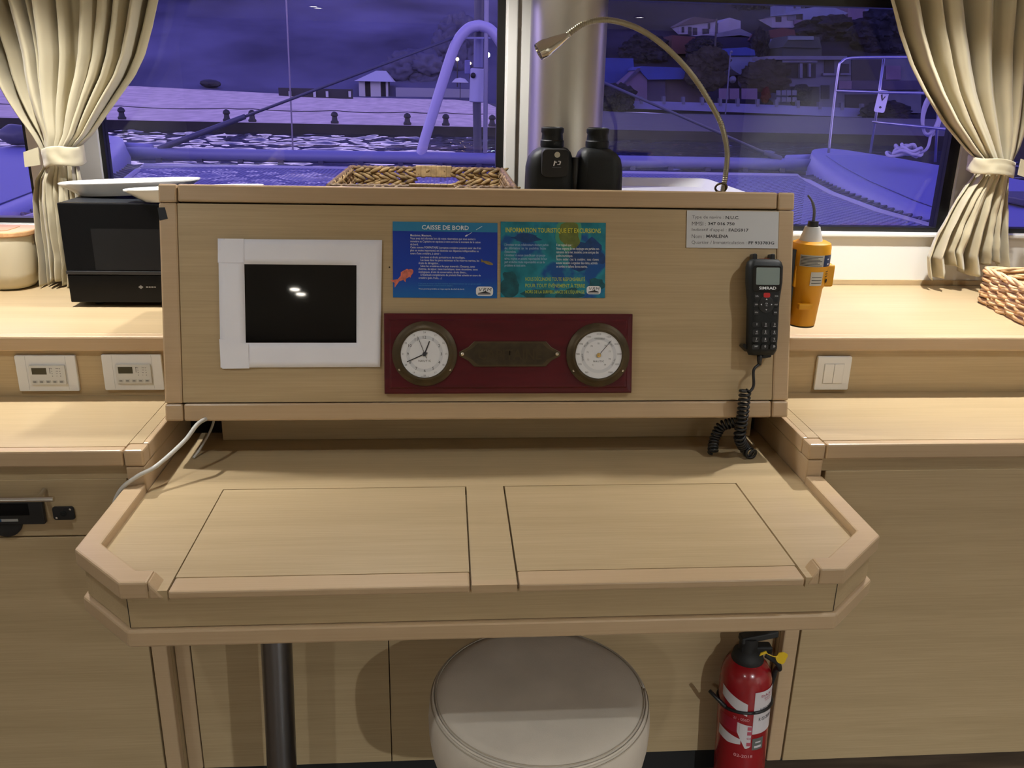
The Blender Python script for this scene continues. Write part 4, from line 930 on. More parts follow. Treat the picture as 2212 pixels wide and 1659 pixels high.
# cables -----------------------------------------------------------------
CABW = mat('white_cable', (.55, .54, .50), .5)
bm = B(); tube(bm, spline([(-.5450, .060, .835), at(432, 912, -.02), at(398, 953, -.06), at(340, 1005, -.11), at(300, 1027, -.140), at(268, 1050, -.145), at(252, 1074, -.150), at(244, 1100, -.150)], 10), .0042, 10)
tag(obj('power_cable', bm, CABW, smooth=True), 'white cable slung from under the console over the left counter corner', 'cable')
bm = B(); tube(bm, spline([(-.5630, .100, .840), (-.5700, .085, .80), (-.5860, .05, .768), (-.596, .02, ZD+.0028)], 8), .0026, 8)
tag(obj('thin_cable', bm, CABW, smooth=True), 'short thin cable behind the slung cable under the console corner', 'cable')

# stool ------------------------------------------------------------------
SUEDE = mat('greige_suede', (.56, .495, .41), .85, var=.10, scale=9, bump=.2, bscale=700)
st = thing('stool', 'round upholstered greige stool pushed under the desk', 'stool', (.084, -.384, 0))
Ms = Matrix.Translation((.084, -.384, 0))
bm = B(); lathe(bm, [(0, .478), (.06, .4785), (.12, .479), (.165, .479), (.181, .4765), (.1875, .4712)], 80, Ms); top_ = obj('seat_top', bm, SUEDE, st, smooth=True)
bm = B(); lathe(bm, [(.1875, .4712), (.1915, .4670), (.1950, .452), (.1965, .430), (.1955, .400), (.191, .370), (.184, .348), (.172, .338), (0, .336)], 80, Ms); obj('seat_side', bm, SUEDE, st, smooth=True)
bm = B()
for rr_, zz in ((.1835, .4768), (.1922, .4672)):
    tube(bm, [V((.084 + rr_*math.cos(a), -.384 + rr_*math.sin(a), zz)) for a in [2*PI*k/120 for k in range(121)]], .0011, 6)
obj('seam_stitching', bm, mat('seam_thread', (.40, .34, .26), .9), top_, smooth=True)
bm = B(); tube(bm, [V((.084 + .188*math.cos(a), -.384 + .188*math.sin(a), .4722)) for a in [2*PI*k/120 for k in range(121)]], .0022, 8); obj('piping', bm, SUEDE, top_, smooth=True)
bm = B(); lathe(bm, [(.17, 0), (.17, .01), (.05, .022), (.032, .03), (.032, .336)], 40, Ms); obj('pedestal', bm, GREYST, st, smooth=40)

# fire extinguisher ------------------------------------------------------
ME = Matrix.Translation((.5690, -.148, 0)) @ Matrix(((1, 0, -.042, 0), (0, 1, 0, 0), (0, 0, 1, 0), (0, 0, 0, 1)))
fe = thing('fire_extinguisher', 'red fire extinguisher under the right end of the desk', 'extinguisher', (.569, -.148, 0))
RE = .0545
bm = B(); lathe(bm, [(.050, 0), (.0535, .004), (RE, .012), (RE, .300), (.0535, .315), (.050, .332), (.043, .346), (.033, .356), (.024, .361), (.020, .364), (0, .364)], 48, ME); obj('cylinder', bm, RED, fe, smooth=50)
def patch(name, a0, a1, z0, z1, m, dr=.0006, shape=None, par=None, nz=1):
    bm = B(); n_ = 20; g = []
    for j in range(nz+1):
        for_ = []
        for k in range(n_+1):
            f = k/n_; a = math.radians(a0+(a1-a0)*f); zz0, zz1 = (z0, z1) if shape is None else shape(f)
            z = zz0 + (zz1-zz0)*j/nz; for_.append(bm.verts.new(ME @ V(((RE+dr)*math.sin(a), -(RE+dr)*math.cos(a), z))))
        g.append(for_)
    for a, b_ in zip(g, g[1:]):
        for k in range(n_): bm.faces.new([a[k], a[k+1], b_[k+1], b_[k]])
    return obj(name, bm, m, par or fe)
LABW = mat('label_paper', (.62, .58, .60), .5)
patch('maintenance_label', 2, 88, .205, .3105, LABW)
patch('instruction_label', -75, -12, 0, 0, LABW, shape=lambda f: (.280 - .030*f, .2805 + .025*(1-f)))
patch('instruction_label', -32, 0, 0, 0, LABW, shape=lambda f: (.208 - .040*min(1, f*1.6) + .02*max(0, f-.75), .232 - .006*f))
patch('instruction_label', -80, -22, .178, .200, LABW, shape=lambda f: (.172 + .010*abs(f-.5), .202 - .012*f))
patch('red_print_panel', -80, -26, 0, 0, mat('dull_red_print', (.30, .012, .03), .4), shape=lambda f: (.204, .236))
patch('certification_badge', 4, 32, .1635, .1935, mat('badge_grey', (.12, .13, .12), .5))
patch('badge_plate', 9, 27, .1690, .1745, LABW, .0010); patch('badge_plate', 11, 25, .1815, .1850, LABW, .0010)
def etext(name, s, ang, z, w, h_, m, dr=.0011):
    a = math.radians(ang); c = ME @ V(((RE+dr)*math.sin(a), -(RE+dr)*math.cos(a), z)); nn = V((math.sin(a), -math.cos(a), 0)); xx = V((math.cos(a), math.sin(a), 0))
    cu = bpy.data.curves.new(name, 'FONT'); cu.body = s; cu.align_x = 'CENTER'; cu.offset = .01
    t_ = bpy.data.objects.new(name, cu); C.objects.link(t_); bpy.context.view_layer.update(); me = bpy.data.meshes.new_from_object(t_.evaluated_get(bpy.context.evaluated_depsgraph_get())); bpy.data.objects.remove(t_)
    xs_ = [v.co.x for v in me.vertices]; ys_ = [v.co.y for v in me.vertices]; sx, sy = w/(max(xs_)-min(xs_)), h_/(max(ys_)-min(ys_)); mx, my = (max(xs_)+min(xs_))/2, (max(ys_)+min(ys_))/2
    iv = wm(fe).inverted()
    for v in me.vertices:                                               # wrapped round the cylinder
        b_ = a + (v.co.x-mx)*sx/(RE+dr); v.co = iv @ (ME @ V(((RE+dr)*math.sin(b_), -(RE+dr)*math.cos(b_), z + (v.co.y-my)*sy)))
    me.materials.clear(); me.materials.append(m); o = bpy.data.objects.new(name, me); C.objects.link(o); o.parent = fe
PINKI = mat('red_ink', (.45, .08, .12), .5); PALER = mat('pale_red_ink', (.70, .30, .32), .5)
etext('label_lettering', 'D.A.A.L.I', 38, .3000, .040, .0062, PINKI); etext('label_lettering', 'S\u00e9curit\u00e9 incendie', 38, .2925, .024, .0034, PINKI)
etext('label_lettering', '75 90 34', 38, .2868, .018, .0030, PINKI)
etext('handwritten_lettering', 'V 03/2020 M', 40, .2655, .047, .0085, INKK); etext('handwritten_lettering', 'R 02-2030 G', 38, .2420, .045, .0085, INKK)
etext('print_lettering', '21 - 0B6D', -24, .2415, .034, .0068, PALER)
etext('print_lettering', 'CE', -4, .1945, .010, .0055, PINKI); etext('date_lettering', '02-2018', -14, .1480, .040, .0078, PALER)
for z in (.220, .2075, .1795): patch('pictogram', -9, 1, z-.0045, z+.0045, PINKI, .0010)
bm = B(); tube(bm, [ME @ V(((RE+.0022)*math.sin(a), -(RE+.0022)*math.cos(a), .2555 + .006*math.cos(a)+.004*math.sin(a))) for a in [PI*2*k/48 for k in range(49)]], .0034, 8)
bm.transform(Matrix.Identity(4)); obj('strap', bm, BLACK, fe, smooth=True)
bm = B(); tube(bm, [V((.478, -.152, .280)), V((.492, -.162, .268)), V((.508, -.178, .258))], .0040, 8); obj('strap_end', bm, BLACK, fe, smooth=True)
bm = B(); lathe(bm, [(.032, .352), (.034, .358), (.030, .372), (.020, .380), (.018, .41), (0, .412)], 28, ME); va = obj('valve', bm, BLACKM, fe, smooth=40)
bm = B(); 
hull(bm, [(.533, -.162, .398), (.610, -.162, .414), (.610, -.134, .414), (.533, -.134, .398)], [(.533, -.160, .412), (.610, -.160, .428), (.610, -.136, .428), (.533, -.136, .412)])
hull(bm, [(.535, -.160, .372), (.602, -.160, .372), (.602, -.136, .372), (.535, -.136, .372)], [(.535, -.160, .392), (.602, -.160, .388), (.602, -.136, .388), (.535, -.136, .392)])
obj('squeeze_grip', bm, BLACKM, va, bevel=.003)
bm = B(); tube(bm, spline([(.585, -.165, .375), (.606, -.178, .365), (.616, -.172, .345), (.618, -.15, .325), (.6185, -.125, .23)], 8), .0055, 10); obj('hose', bm, BLACKM, fe, smooth=True)
YTAG = mat('yellow_tag', (.75, .50, .02), .5)
bm = B(); prism(bm, blobpoly(0, 0, .0115, .0150, 2.2), 0, .002, VF(.6085, -.190, .3875)); tg = obj('safety_tag', bm, YTAG, fe)
bm = B(); prism(bm, [(-.008, -.004), (.008, .003), (.005, .008), (-.006, .003)], 0, .002, VF(.5675, -.192, .398)); obj('pull_clip', bm, YTAG, fe)
bm = B(); tube(bm, spline([(.573, -.192, .400), (.588, -.194, .393), (.600, -.192, .390)], 6), .0009, 6); obj('tag_string', bm, YTAG, fe)

# ================================================================== OUTSIDE
XC, WZ = .19, -.92
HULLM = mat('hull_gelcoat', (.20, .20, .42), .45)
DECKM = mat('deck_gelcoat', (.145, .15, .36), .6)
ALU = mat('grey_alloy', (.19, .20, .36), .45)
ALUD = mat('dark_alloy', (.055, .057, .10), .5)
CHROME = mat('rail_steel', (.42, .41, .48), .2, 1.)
# bows: rows (y, inner x, outer x, z) for the right-hand hull; the left one is its mirror
ROWS = [(.86, 2.66, 4.3, .87), (1.2, 2.62, 4.25, .88), (2.4, 2.42, 4.16, .90), (3.2, 2.46, 4.06, .93), (4.0, 2.56, 3.93, .965), (4.8, 2.72, 3.76, 1.00), (5.4, 2.86, 3.56, 1.03), (5.75, 2.99, 3.36, 1.05), (5.90, 3.10, 3.22, 1.055)]
def bow(name, lab_, s):
    t = thing(name, lab_, 'boat bow', (XC + s*3.2, 3., -1.))
    f = lambda x: XC + s*(x-.19)
    bm = B(); rings = []
    for y, xi_, xo_, z in ROWS:
        w = xo_-xi_; rings.append([(f(xi_+.10*min(1, w)), y, -1.25), (f(xi_+.02), y, z-.30), (f(xi_), y, z-.10), (f(xi_+.035), y, z-.015), (f(xi_+.10*min(1, w)), y, z), (f(xo_-.10*min(1, w)), y, z+.012), (f(xo_-.02), y, z-.03), (f(xo_), y, z-.2), (f(xo_-.12*min(1, w)), y, -1.25)])
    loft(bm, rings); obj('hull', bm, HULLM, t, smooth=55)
    bm = B(); rings = []
    for y, xi_, xo_, z in ROWS[:-2]:
        w = xo_-xi_; rings.append([(f(xi_+.14), y, z+.0045), (f(xo_-.16), y, z+.014), (f(xo_-.16), y, z+.018), (f(xi_+.14), y, z+.008)])
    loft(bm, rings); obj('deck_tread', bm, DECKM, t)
    return t
bowR = bow('boat_bow', 'pale bow of the boat seen through the tinted right window', 1)
bowL = bow('boat_bow', 'pale bow of the boat seen through the clear left window', -1)
for nm, b_, s in (('r', bowR, 1), ('l', bowL, -1)):
    f = lambda x: XC + s*(x-.19)
    bm = B(); tube(bm, [(f(3.02), 5.72, .99), (f(2.78), 5.66, .985)], .035, 10); obj('bow_roller', bm, HULLM, b_, smooth=True)
    bm = B(); box(bm, f(3.25)-.2, f(3.25)+.2, 2.9, 3.3, .945, .985); obj('deck_hatch', bm, ALUD, b_, bevel=.01)
bm = B(); rr_ = [(XC+2.62, -.5), (XC+2.46, 1.2), (XC+2.26, 2.35), (XC-2.26, 2.35), (XC-2.46, 1.2), (XC-2.62, -.5)]
prism(bm, [(x, max(y, .81)) for x, y in rr_], .60, .885); tag(obj('foredeck', bm, HULLM), 'pale solid foredeck in front of the cabin windows', 'deck')
# crossbeam
cbm = thing('crossbeam', 'thick grey beam joining the two bows of the boat', 'beam', (XC, 5.5, .93))
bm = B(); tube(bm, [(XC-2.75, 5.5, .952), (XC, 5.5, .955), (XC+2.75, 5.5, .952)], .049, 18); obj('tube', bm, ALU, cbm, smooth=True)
bm = B()
for k in range(-8, 9): box(bm, XC+.31*k-.02, XC+.31*k+.02, 5.43, 5.46, .895, .925)
obj('lashing_eye', bm, ALUD, cbm)
# trampoline net
m, n, l, b = newmat('trampoline_net'); b.inputs['Base Color'].default_value = (.20, .20, .32, 1); b.inputs['Roughness'].default_value = .8
tc = n.new('ShaderNodeTexCoord'); mp = n.new('ShaderNodeMapping'); l.new(tc.outputs['Object'], mp.inputs[0]); mp.inputs['Rotation'].default_value = (0, 0, .78)
out = None
for ax in ('X', 'Y'):
    w = n.new('ShaderNodeTexWave'); w.bands_direction = ax; w.inputs['Scale'].default_value = 7.5; l.new(mp.outputs[0], w.inputs['Vector'])
    g = n.new('ShaderNodeMath'); g.operation = 'GREATER_THAN'; g.inputs[1].default_value = .48; l.new(w.outputs['Fac'], g.inputs[0])
    if out is None: out = g
    else:
        mxx = n.new('ShaderNodeMath'); mxx.operation = 'MAXIMUM'; l.new(out.outputs[0], mxx.inputs[0]); l.new(g.outputs[0], mxx.inputs[1]); l.new(mxx.outputs[0], b.inputs['Alpha'])
NET = m
trp = thing('trampoline', 'mesh trampoline net stretched between the two bows', 'trampoline', (XC, 4, .88))
pts_ = [(XC-2.22, 2.42), (XC-2.20, 3.2), (XC-2.28, 4.0), (XC-2.44, 4.8), (XC-2.52, 5.22), (XC+2.52, 5.22), (XC+2.44, 4.8), (XC+2.28, 4.0), (XC+2.20, 3.2), (XC+2.22, 2.42)]
bm = B(); pz = lambda y: .865 + .008*(y-2.4)
f_ = bm.faces.new([bm.verts.new((x, y, pz(y))) for x, y in pts_]); obj('net', bm, NET, trp)
bm = B(); q_ = [V((x, y, pz(y))) for x, y in pts_]; tube(bm, q_ + [q_[0]], .018, 6); obj('edge_hem', bm, mat('net_hem', (.42, .41, .47), .7), trp)
for s in (-1, 1):
    bm = B(); pts = []
    for k in range(49):
        y = 2.45 + 2.7*k/48; xin = interp([(r_[0], r_[1]) for r_ in ROWS], y)[0] - .19; xnet = interp([(q__[1], abs(q__[0]-XC)) for q__ in pts_[:5]], y)[0]
        pts.append((XC + s*(xin+.01 if k % 2 else xnet), y, pz(y)-.005+.02*(k % 2)))
    tube(bm, pts, .011, 6); obj('side_lacing', bm, ALUD, trp)
# seagull striker over the crossbeam
YS = 5.5
ssk = thing('bow_striker', 'pale bent tube frame standing on the crossbeam left of the steel post', 'strut', at(1030, 330, YS))
la = [at(908, 338, YS), at(918, 300, YS), at(938, 236, YS), at(958, 172, YS), at(975, 120, YS), at(990, 86, YS), at(1012, 62, YS), at(1035, 55, YS)]
mx_ = la[-1].x; P = spline(la, 8); P = P + [V((2*mx_ - p.x, p.y, p.z)) for p in P[::-1][1:]]
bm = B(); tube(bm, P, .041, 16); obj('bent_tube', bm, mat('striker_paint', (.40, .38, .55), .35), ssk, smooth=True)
bm = B(); hull(bm, [V(p) + V((0, -.01, 0)) for p in (at(1000, 80, YS), at(1060, 80, YS), at(1060, 84, YS), at(1000, 84, YS))], [V(p) + V((0, .01, 0)) for p in (at(1000, 80, YS), at(1060, 80, YS), at(1060, 84, YS), at(1000, 84, YS))]); obj('web_plate', bm, ALU, ssk)
for s in (-1, 1):
    a, c_ = at(343, 322, YS), at(1005, 72, YS)
    if s > 0: a, c_ = V((2*mx_-a.x, a.y, a.z)), V((2*mx_-c_.x, c_.y, c_.z))
    st_ = thing('striker_stay', 'dark rod running up from the crossbeam end across the left window' if s < 0 else 'thin dark rod running down to the right end of the crossbeam', 'stay', a, group='stays of the tube frame')
    bm = B(); tube(bm, [a, a.lerp(c_, .285), a.lerp(c_, .286)], [.024, .020, .014], 12) if s < 0 else tube(bm, [a, a.lerp(c_, .06), a.lerp(c_, .061)], [.03, .018, .012], 12); obj('sleeve', bm, ALUD, st_, smooth=40)
    bm = B(); tube(bm, [a.lerp(c_, .28 if s < 0 else .05), c_], .0115, 10); obj('rod', bm, ALUD, st_, smooth=True)
# headsail furler
YU = 5.62
fur = thing('headsail_furler', 'white furling drum on the dark forestay left of the steel post', 'furler', at(1031, 335, YU))
def vtube(bm, u0, v0, u1, v1, wpx, y, seg=16, yoff=0.):
    a, c_ = at(u0, v0, y), at(u1, v1, y); r = wpx/2/FPX*(y-CAM.y)*1.02; tube(bm, [a, c_], r, seg)
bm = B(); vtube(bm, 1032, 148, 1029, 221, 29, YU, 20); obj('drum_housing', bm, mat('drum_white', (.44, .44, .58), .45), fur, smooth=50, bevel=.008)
bm = B(); vtube(bm, 1032, 146, 1032, 149, 24, YU, 20); obj('drum_band', bm, ALUD, fur, smooth=40)
bm = B(); vtube(bm, 1034, 82, 1033, 147, 19, YU, 16); obj('foil_sleeve', bm, ALU, fur, smooth=40)
bm = B(); vtube(bm, 1046, -900, 1034, 84, 19, YU, 16); obj('foil', bm, ALUD, fur, smooth=40)
bm = B(); vtube(bm, 1030, 221, 1032, 338, 17, YU, 14); obj('lower_link', bm, ALUD, fur, smooth=40)
bm = B(); blob(bm, at(1022, 163, YU-.06), .022, 2); obj('lead_block', bm, BLACKM, fur, smooth=True)
bm = B(); box(bm, at(1012, 120, YU+.1).x-.03, at(1012, 120, YU+.1).x+.015, YU+.09, YU+.11, at(1006, 160, YU+.1).z, at(1006, 130, YU+.1).z); obj('rope_tail', bm, HULLM, fur, bevel=.006)
bm = B(); vtube(bm, 1060, -900, 1048, 330, 9, 5.5, 12); tag(obj('signal_pole', bm, mat('pole_grey', (.40, .39, .48), .4), smooth=True), 'thin grey pole standing just right of the furling drum', 'pole')
bm = B(); vtube(bm, 578, -900, 633, 330, 3.2, 5.5, 8); tag(obj('halyard', bm, mat('rope_grey', (.40, .36, .42), .8), smooth=True), 'thin vertical rope hanging in the middle of the left window', 'rope')
# right bow rail
YRL = 4.75
rail = thing('bow_rail', 'polished steel guard rail standing on the right bow', 'rail', at(1790, 330, YRL))
bm = B(); tube(bm, spline([at(1790, 330, YRL), at(1800, 235, YRL), at(1811, 150, YRL), at(1818, 134, YRL), at(1835, 126, YRL), at(1900, 124, YRL-.1), at(1985, 124, YRL-.25), at(2080, 124, YRL-.5)], 8), .0098, 10); obj('top_rail', bm, CHROME, rail, smooth=True)
bm = B(); tube(bm, [at(1805, 196, YRL), at(1880, 199, YRL-.1), at(2080, 203, YRL-.5)], .0095, 8); tube(bm, [at(1884, 263, YRL-.1), at(2080, 283, YRL-.5)], .0095, 8); obj('side_rail', bm, CHROME, rail, smooth=True)
bm = B(); tube(bm, [at(1880, 330, YRL-.1), at(1895, 232, YRL-.1), at(1909, 126, YRL-.1)], .0095, 8); obj('stanchion', bm, CHROME, rail, smooth=True)
bm = B(); tube(bm, [at(2020, 350, YRL-.3), at(2026, 240, YRL-.3), at(2032, 126, YRL-.3)], .0095, 8); obj('stanchion', bm, CHROME, rail, smooth=True)
a = at(1904, 219, YRL-.14)
bd = thing('rail_sign', 'small white sign hung on the guard rail of the right bow', 'sign', M=VF(a.x, a.y, a.z) @ Matrix.Rotation(-.10, 4, 'Z'))
bm = B(); prism(bm, rrect(.078, .150, .014, 4), 0, .004); obj('board', bm, mat('sign_white', (.85, .82, .84), .5), bd, local=True)
bm = B(); prism(bm, [(-.018, .042), (-.006, .048), (.003, .018), (.015, .039), (.021, .033), (.002, 0), (-.009, .018)], .004, .0045); prism(bm, [(-.011, -.039), (0, -.031), (.011, -.039), (.006, -.047), (-.006, -.047)], .004, .0045); obj('sign_mark', bm, INKK, bd, local=True)
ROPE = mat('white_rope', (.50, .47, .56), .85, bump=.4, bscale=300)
bm = B()
for k in range(5):
    c_ = at(2017, 246, YRL-.32) + V((.012*k-.02, .015*k, -.004*k)); tube(bm, [c_ + V((.062*math.cos(a_)+.01*math.sin(2*a_+k), .012*math.sin(a_*2+k), .135*math.sin(a_))) for a_ in [2*PI*j/36 for j in range(37)]], .0095, 7)
tag(obj('rope_coil', bm, ROPE, smooth=True), 'coiled rope hanging from the guard rail beside the right curtain', 'rope')
bm = B()
for k in range(7):
    c_ = at(1956, 328, YRL-.2) + V((rnd.uniform(-.03, .03), rnd.uniform(-.05, .05), -.02+.010*k)); rx_ = .11-.010*k
    tube(bm, [c_ + V((rx_*math.cos(a_), .6*rx_*math.sin(a_), .012*math.sin(3*a_+k))) for a_ in [2*PI*j/30 for j in range(31)]], .0115, 7)
tube(bm, spline([at(1950, 330, YRL-.2), at(1985, 330, YRL-.25), at(2004, 318, YRL-.3), at(2012, 280, YRL-.3)], 8), .010, 7)
tag(obj('rope_pile', bm, ROPE, smooth=True), 'heap of rope lying on the right bow', 'rope')
bm = B(); blob(bm, at(40, 292, 5.0), (.12, .10, .075), 3, amp=.15, fs=2.); tag(obj('deck_winch', bm, ALUD, smooth=True), 'dark rounded winch on the left bow beside the left curtain', 'winch')

# water, quay, hill ------------------------------------------------------
m, n, l, b = newmat('harbour_water'); b.inputs['Base Color'].default_value = (.012, .014, .035, 1); b.inputs['Roughness'].default_value = .04; b.inputs['IOR'].default_value = 1.5; b.inputs['Specular IOR Level'].default_value = .5
tc = n.new('ShaderNodeTexCoord'); mp = n.new('ShaderNodeMapping'); mp.inputs['Scale'].default_value = (.55, 1.0, 1); l.new(tc.outputs['Object'], mp.inputs[0])
nz = n.new('ShaderNodeTexNoise'); nz.inputs['Scale'].default_value = .8; nz.inputs['Detail'].default_value = 2.; nz.inputs['Roughness'].default_value = .5; l.new(mp.outputs[0], nz.inputs['Vector'])
bp = n.new('ShaderNodeBump'); bp.inputs['Strength'].default_value = .05; bp.inputs['Distance'].default_value = .1; l.new(nz.outputs['Fac'], bp.inputs['Height']); l.new(bp.outputs[0], b.inputs['Normal'])
WATER = m
bm = B(); f_ = bm.faces.new([bm.verts.new(p) for p in ((-120, -60, WZ-.16), (140, -60, WZ-.16), (140, 49, WZ-.16), (-120, 49, WZ-.16))]); o = obj('sea', bm, WATER); tag(o, 'dark still harbour water', None, None, 'structure')
def waves(name, x0, x1, nx, y0, y1, ny):
    bm = B(); G = []
    for j in range(ny+1):
        y = y0 + (y1-y0)*j/ny; row = []
        for i in range(nx+1):
            x = x0 + (x1-x0)*i/nx
            h = .10*noise.noise(V((x*.55, y*.95, .3))) + .075*noise.noise(V((x*1.3+7, y*1.9, 1.7))) + .026*noise.noise(V((x*3.1, y*4.2, 5.)))
            row.append(bm.verts.new((x, y, WZ + h)))
        G.append(row)
    for a, c_ in zip(G, G[1:]):
        for i in range(nx): bm.faces.new([a[i], a[i+1], c_[i+1], c_[i]])
    tag(obj(name, bm, WATER, smooth=True, recalc=False), 'dark rippled harbour water', None, None, 'structure')
waves('water', -30, 24, 330, 17, 46.9, 190)
YQ = 47.
def z88(x): return interp([(-200, 1.1), (-29, 1.07), (-9.6, .50), (2, .48), (7, -.05), (20, -.38), (300, -.4)], x)[0]
def ground(x, y):
    if y < YQ: return WZ
    if y < 88: return -.43 + (z88(x)+.43)*((y-YQ)/41)
    return z88(x) + .30*(min(y, 150)-88) + max(0, y-150)*interp([(-400, .32), (-5, .32), (15, .95), (500, .95)], x)[0]
def onground(u, v, y0=47.5, y1=230.):
    d = ray(u, v); d = d/d.y; y = y0
    while y < y1:
        p = CAM + d*(y-CAM.y)
        if p.z <= ground(p.x, y): return p
        y += .25
    return CAM + d*(y1-CAM.y)
GRAV = mat('pale_gravel', (.66, .55, .45), .95, var=.22, scale=1.3, stretch=(1, .35, 1))
ROAD = mat('dark_road', (.05, .046, .068), .9, var=.25, scale=.5, stretch=(1, 4, 1))
Y_ = [YQ, 60, 74, 88]
def edge_x(y): return 5.4 - (y-YQ)*.035
for nm, X_, m_, lab_ in (('quay_ground', [-120, -60, -29, -20, -9.6, -3, 1, None], GRAV, 'pale gravel ground of the quay across the water'), ('shore_ground', [None, 7, 12, 20, 40, 80, 140], ROAD, 'dark ground between the quay and the low white wall')):
    bm = B(); G = [[bm.verts.new((edge_x(y) if x is None else x, y, ground(edge_x(y) if x is None else x, y))) for x in X_] for y in Y_]
    for a, c_ in zip(G, G[1:]):
        for i in range(len(X_)-1): bm.faces.new([a[i], a[i+1], c_[i+1], c_[i]])
    tag(obj(nm, bm, m_), lab_, None, None, 'structure')
QW = mat('quay_wall', (.016, .015, .02), .9, var=.4, scale=.6)
bm = B(); box(bm, -120, 140, YQ-.25, YQ, WZ-.3, -.428); tag(obj('quay_wall', bm, QW), 'dark stone edge of the quay above the water', None, None, 'structure')
HILLM = mat('hill_scrub_haze', (.10, .10, .15), 1., var=.45, scale=.07, spec=0.)  # distance haze is put into this paler, bluer hill colour
bm = B(); NX, NY = 90, 30; G = []
for j in range(NY+1):
    y = 88 + 260*(j/NY)**1.2; row = []
    for i in range(NX+1):
        x = -280 + 700*i/NX; row.append(bm.verts.new((x, y, ground(x, y) - (.0 if j else .02) + (1.3*noise.noise(V((x*.05, y*.05, 0))) + .5*noise.noise(V((x*.2, y*.2, 3))) - .3 if j > 0 else 0))))
    G.append(row)
for a, c_ in zip(G, G[1:]):
    for i in range(NX): bm.faces.new([a[i], a[i+1], c_[i+1], c_[i]]).material_index = 0 if i < 37 else 1
o = tag(obj('hill', bm, HILLM, smooth=True), 'dark hillside behind the shore', None, None, 'structure')
o.data.materials.append(mat('hill_wood', (.022, .022, .034), 1., var=.5, scale=.12, spec=0.))

# quay furniture ---------------------------------------------------------
IRON = mat('black_iron', (.02, .02, .025), .7)
bol = []
for i, (u, v) in enumerate(((-15, 247), (263, 250), (490, 256), (545, 258), (723, 262), (880, 266), (963, 268), (1063, 270))):
    p = at(u, v, YQ+.6); zg = ground(p.x, YQ+.6)
    bm = B(); lathe(bm, [(.20, 0), (.22, .10), (.16, .16), (.13, .34), (.20, .42), (.16, .54), (.05, .62), (0, .62)], 14, Matrix.Translation((p.x, YQ+.6, zg)))
    where = ['leftmost black bollard on the quay, left of the left curtain', 'black bollard on the quay just right of the left curtain', 'left one of two close black bollards on the quay', 'right one of two close black bollards on the quay', 'black bollard on the quay right of the close pair', 'black bollard on the quay left of the bent tube frame', 'black bollard on the quay right of the bent tube frame', 'last black bollard on the quay beside the window post'][i]
    tag(obj('bollard', bm, IRON, smooth=40), where, 'bollard', 'bollards along the quay'); bol.append(V((p.x, YQ+.6, zg+.55)))
bm = B(); pts = []
bol.sort(key=lambda p: p.x)
for a, c_ in zip(bol, bol[1:]):
    for k in range(10): f = k/10; pts.append(a.lerp(c_, f) + V((0, 0, -.08*4*f*(1-f)*min(1, (c_-a).length/4) + .12)))
tube(bm, pts, .022, 5); tag(obj('chain', bm, IRON), 'thin chain strung along the quay bollards', 'chain')
def lampost(u, v, y, col, lab_, r=.17):
    p = at(u, v, y); t = thing('street_lamp', lab_, 'street lamp', (p.x, y, ground(p.x, y)))
    bm = B(); tube(bm, [(p.x, y, ground(p.x, y)), (p.x, y, p.z+.2)], .06, 8); obj('post', bm, IRON, t)
    bm = B(); blob(bm, p + V((0, -.25, 0)), r, 2); obj('lit_globe', bm, emit('lamp_%d' % u, col, 26.), t, smooth=True)
    bm = B(); box(bm, p.x-.08, p.x+.08, y-.3, y+.05, p.z+.17, p.z+.25); obj('arm', bm, IRON, t)
lampost(988, 128, 92, (1, .72, .30), 'left of two warm glowing street lamps beside the furling drum', .16)
lampost(1015, 137, 95, (1, .72, .30), 'right of two warm glowing street lamps, close to the furling drum', .14)
lampost(1053, 119, 80, (.65, .95, 1.), 'cold white glowing street lamp beside the grey pole', .22)
# pavilion, parasol, bench, shed
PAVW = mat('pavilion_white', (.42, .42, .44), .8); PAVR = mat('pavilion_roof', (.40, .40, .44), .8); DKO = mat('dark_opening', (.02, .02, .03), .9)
def rbox(u0, v0, u1, v1, y): a, c_ = at(u0, v1, y), at(u1, v0, y); return a.x, c_.x, a.z, c_.z
x0, x1, z0, z1 = rbox(776, 174, 838, 206, 91)
pv = thing('pavilion', 'small white roofed pavilion on the shore in the left window', 'pavilion', ((x0+x1)/2, 91, z0))
bm = B(); box(bm, x0, x1, 91.2, 94, z0-.5, z1); obj('wall', bm, DKO, pv)
for a_, c_ in ((776, 788), (801, 822), (834, 838)):
    q0, q1, *_ = rbox(a_, 174, c_, 206, 91); bm = B(); box(bm, q0, q1, 90.9, 91.19, z0-.5, z1); obj('pillar', bm, PAVW, pv)
r0, r1, rz0, rz1 = rbox(767, 153, 850, 175, 91); xm = at(821, 153, 91).x
bm = B(); hull(bm, [(r0, 90, rz0), (r1, 90, rz0), (r1, 95, rz0), (r0, 95, rz0)], [(xm-.5, 92.4, rz1), (xm+.5, 92.4, rz1), (xm+.5, 92.8, rz1), (xm-.5, 92.8, rz1)]); obj('roof', bm, PAVR, pv)
p = at(994, 178, 88.5); g_ = ground(p.x, 88.5)
ps = thing('parasol', 'pale open parasol on the shore right of the bent tube frame', 'parasol', (p.x, 88.5, g_))
bm = B(); lathe(bm, [(0, .45), (.5, .33), (.82, .0), (.80, -.03), (.5, .26), (0, .38)], 16, Matrix.Translation((p.x, 88.5, p.z))); obj('canopy', bm, PAVW, ps, smooth=40)
bm = B(); tube(bm, [(p.x, 88.5, g_), (p.x, 88.5, p.z+.4)], .04, 6); obj('pole', bm, IRON, ps)
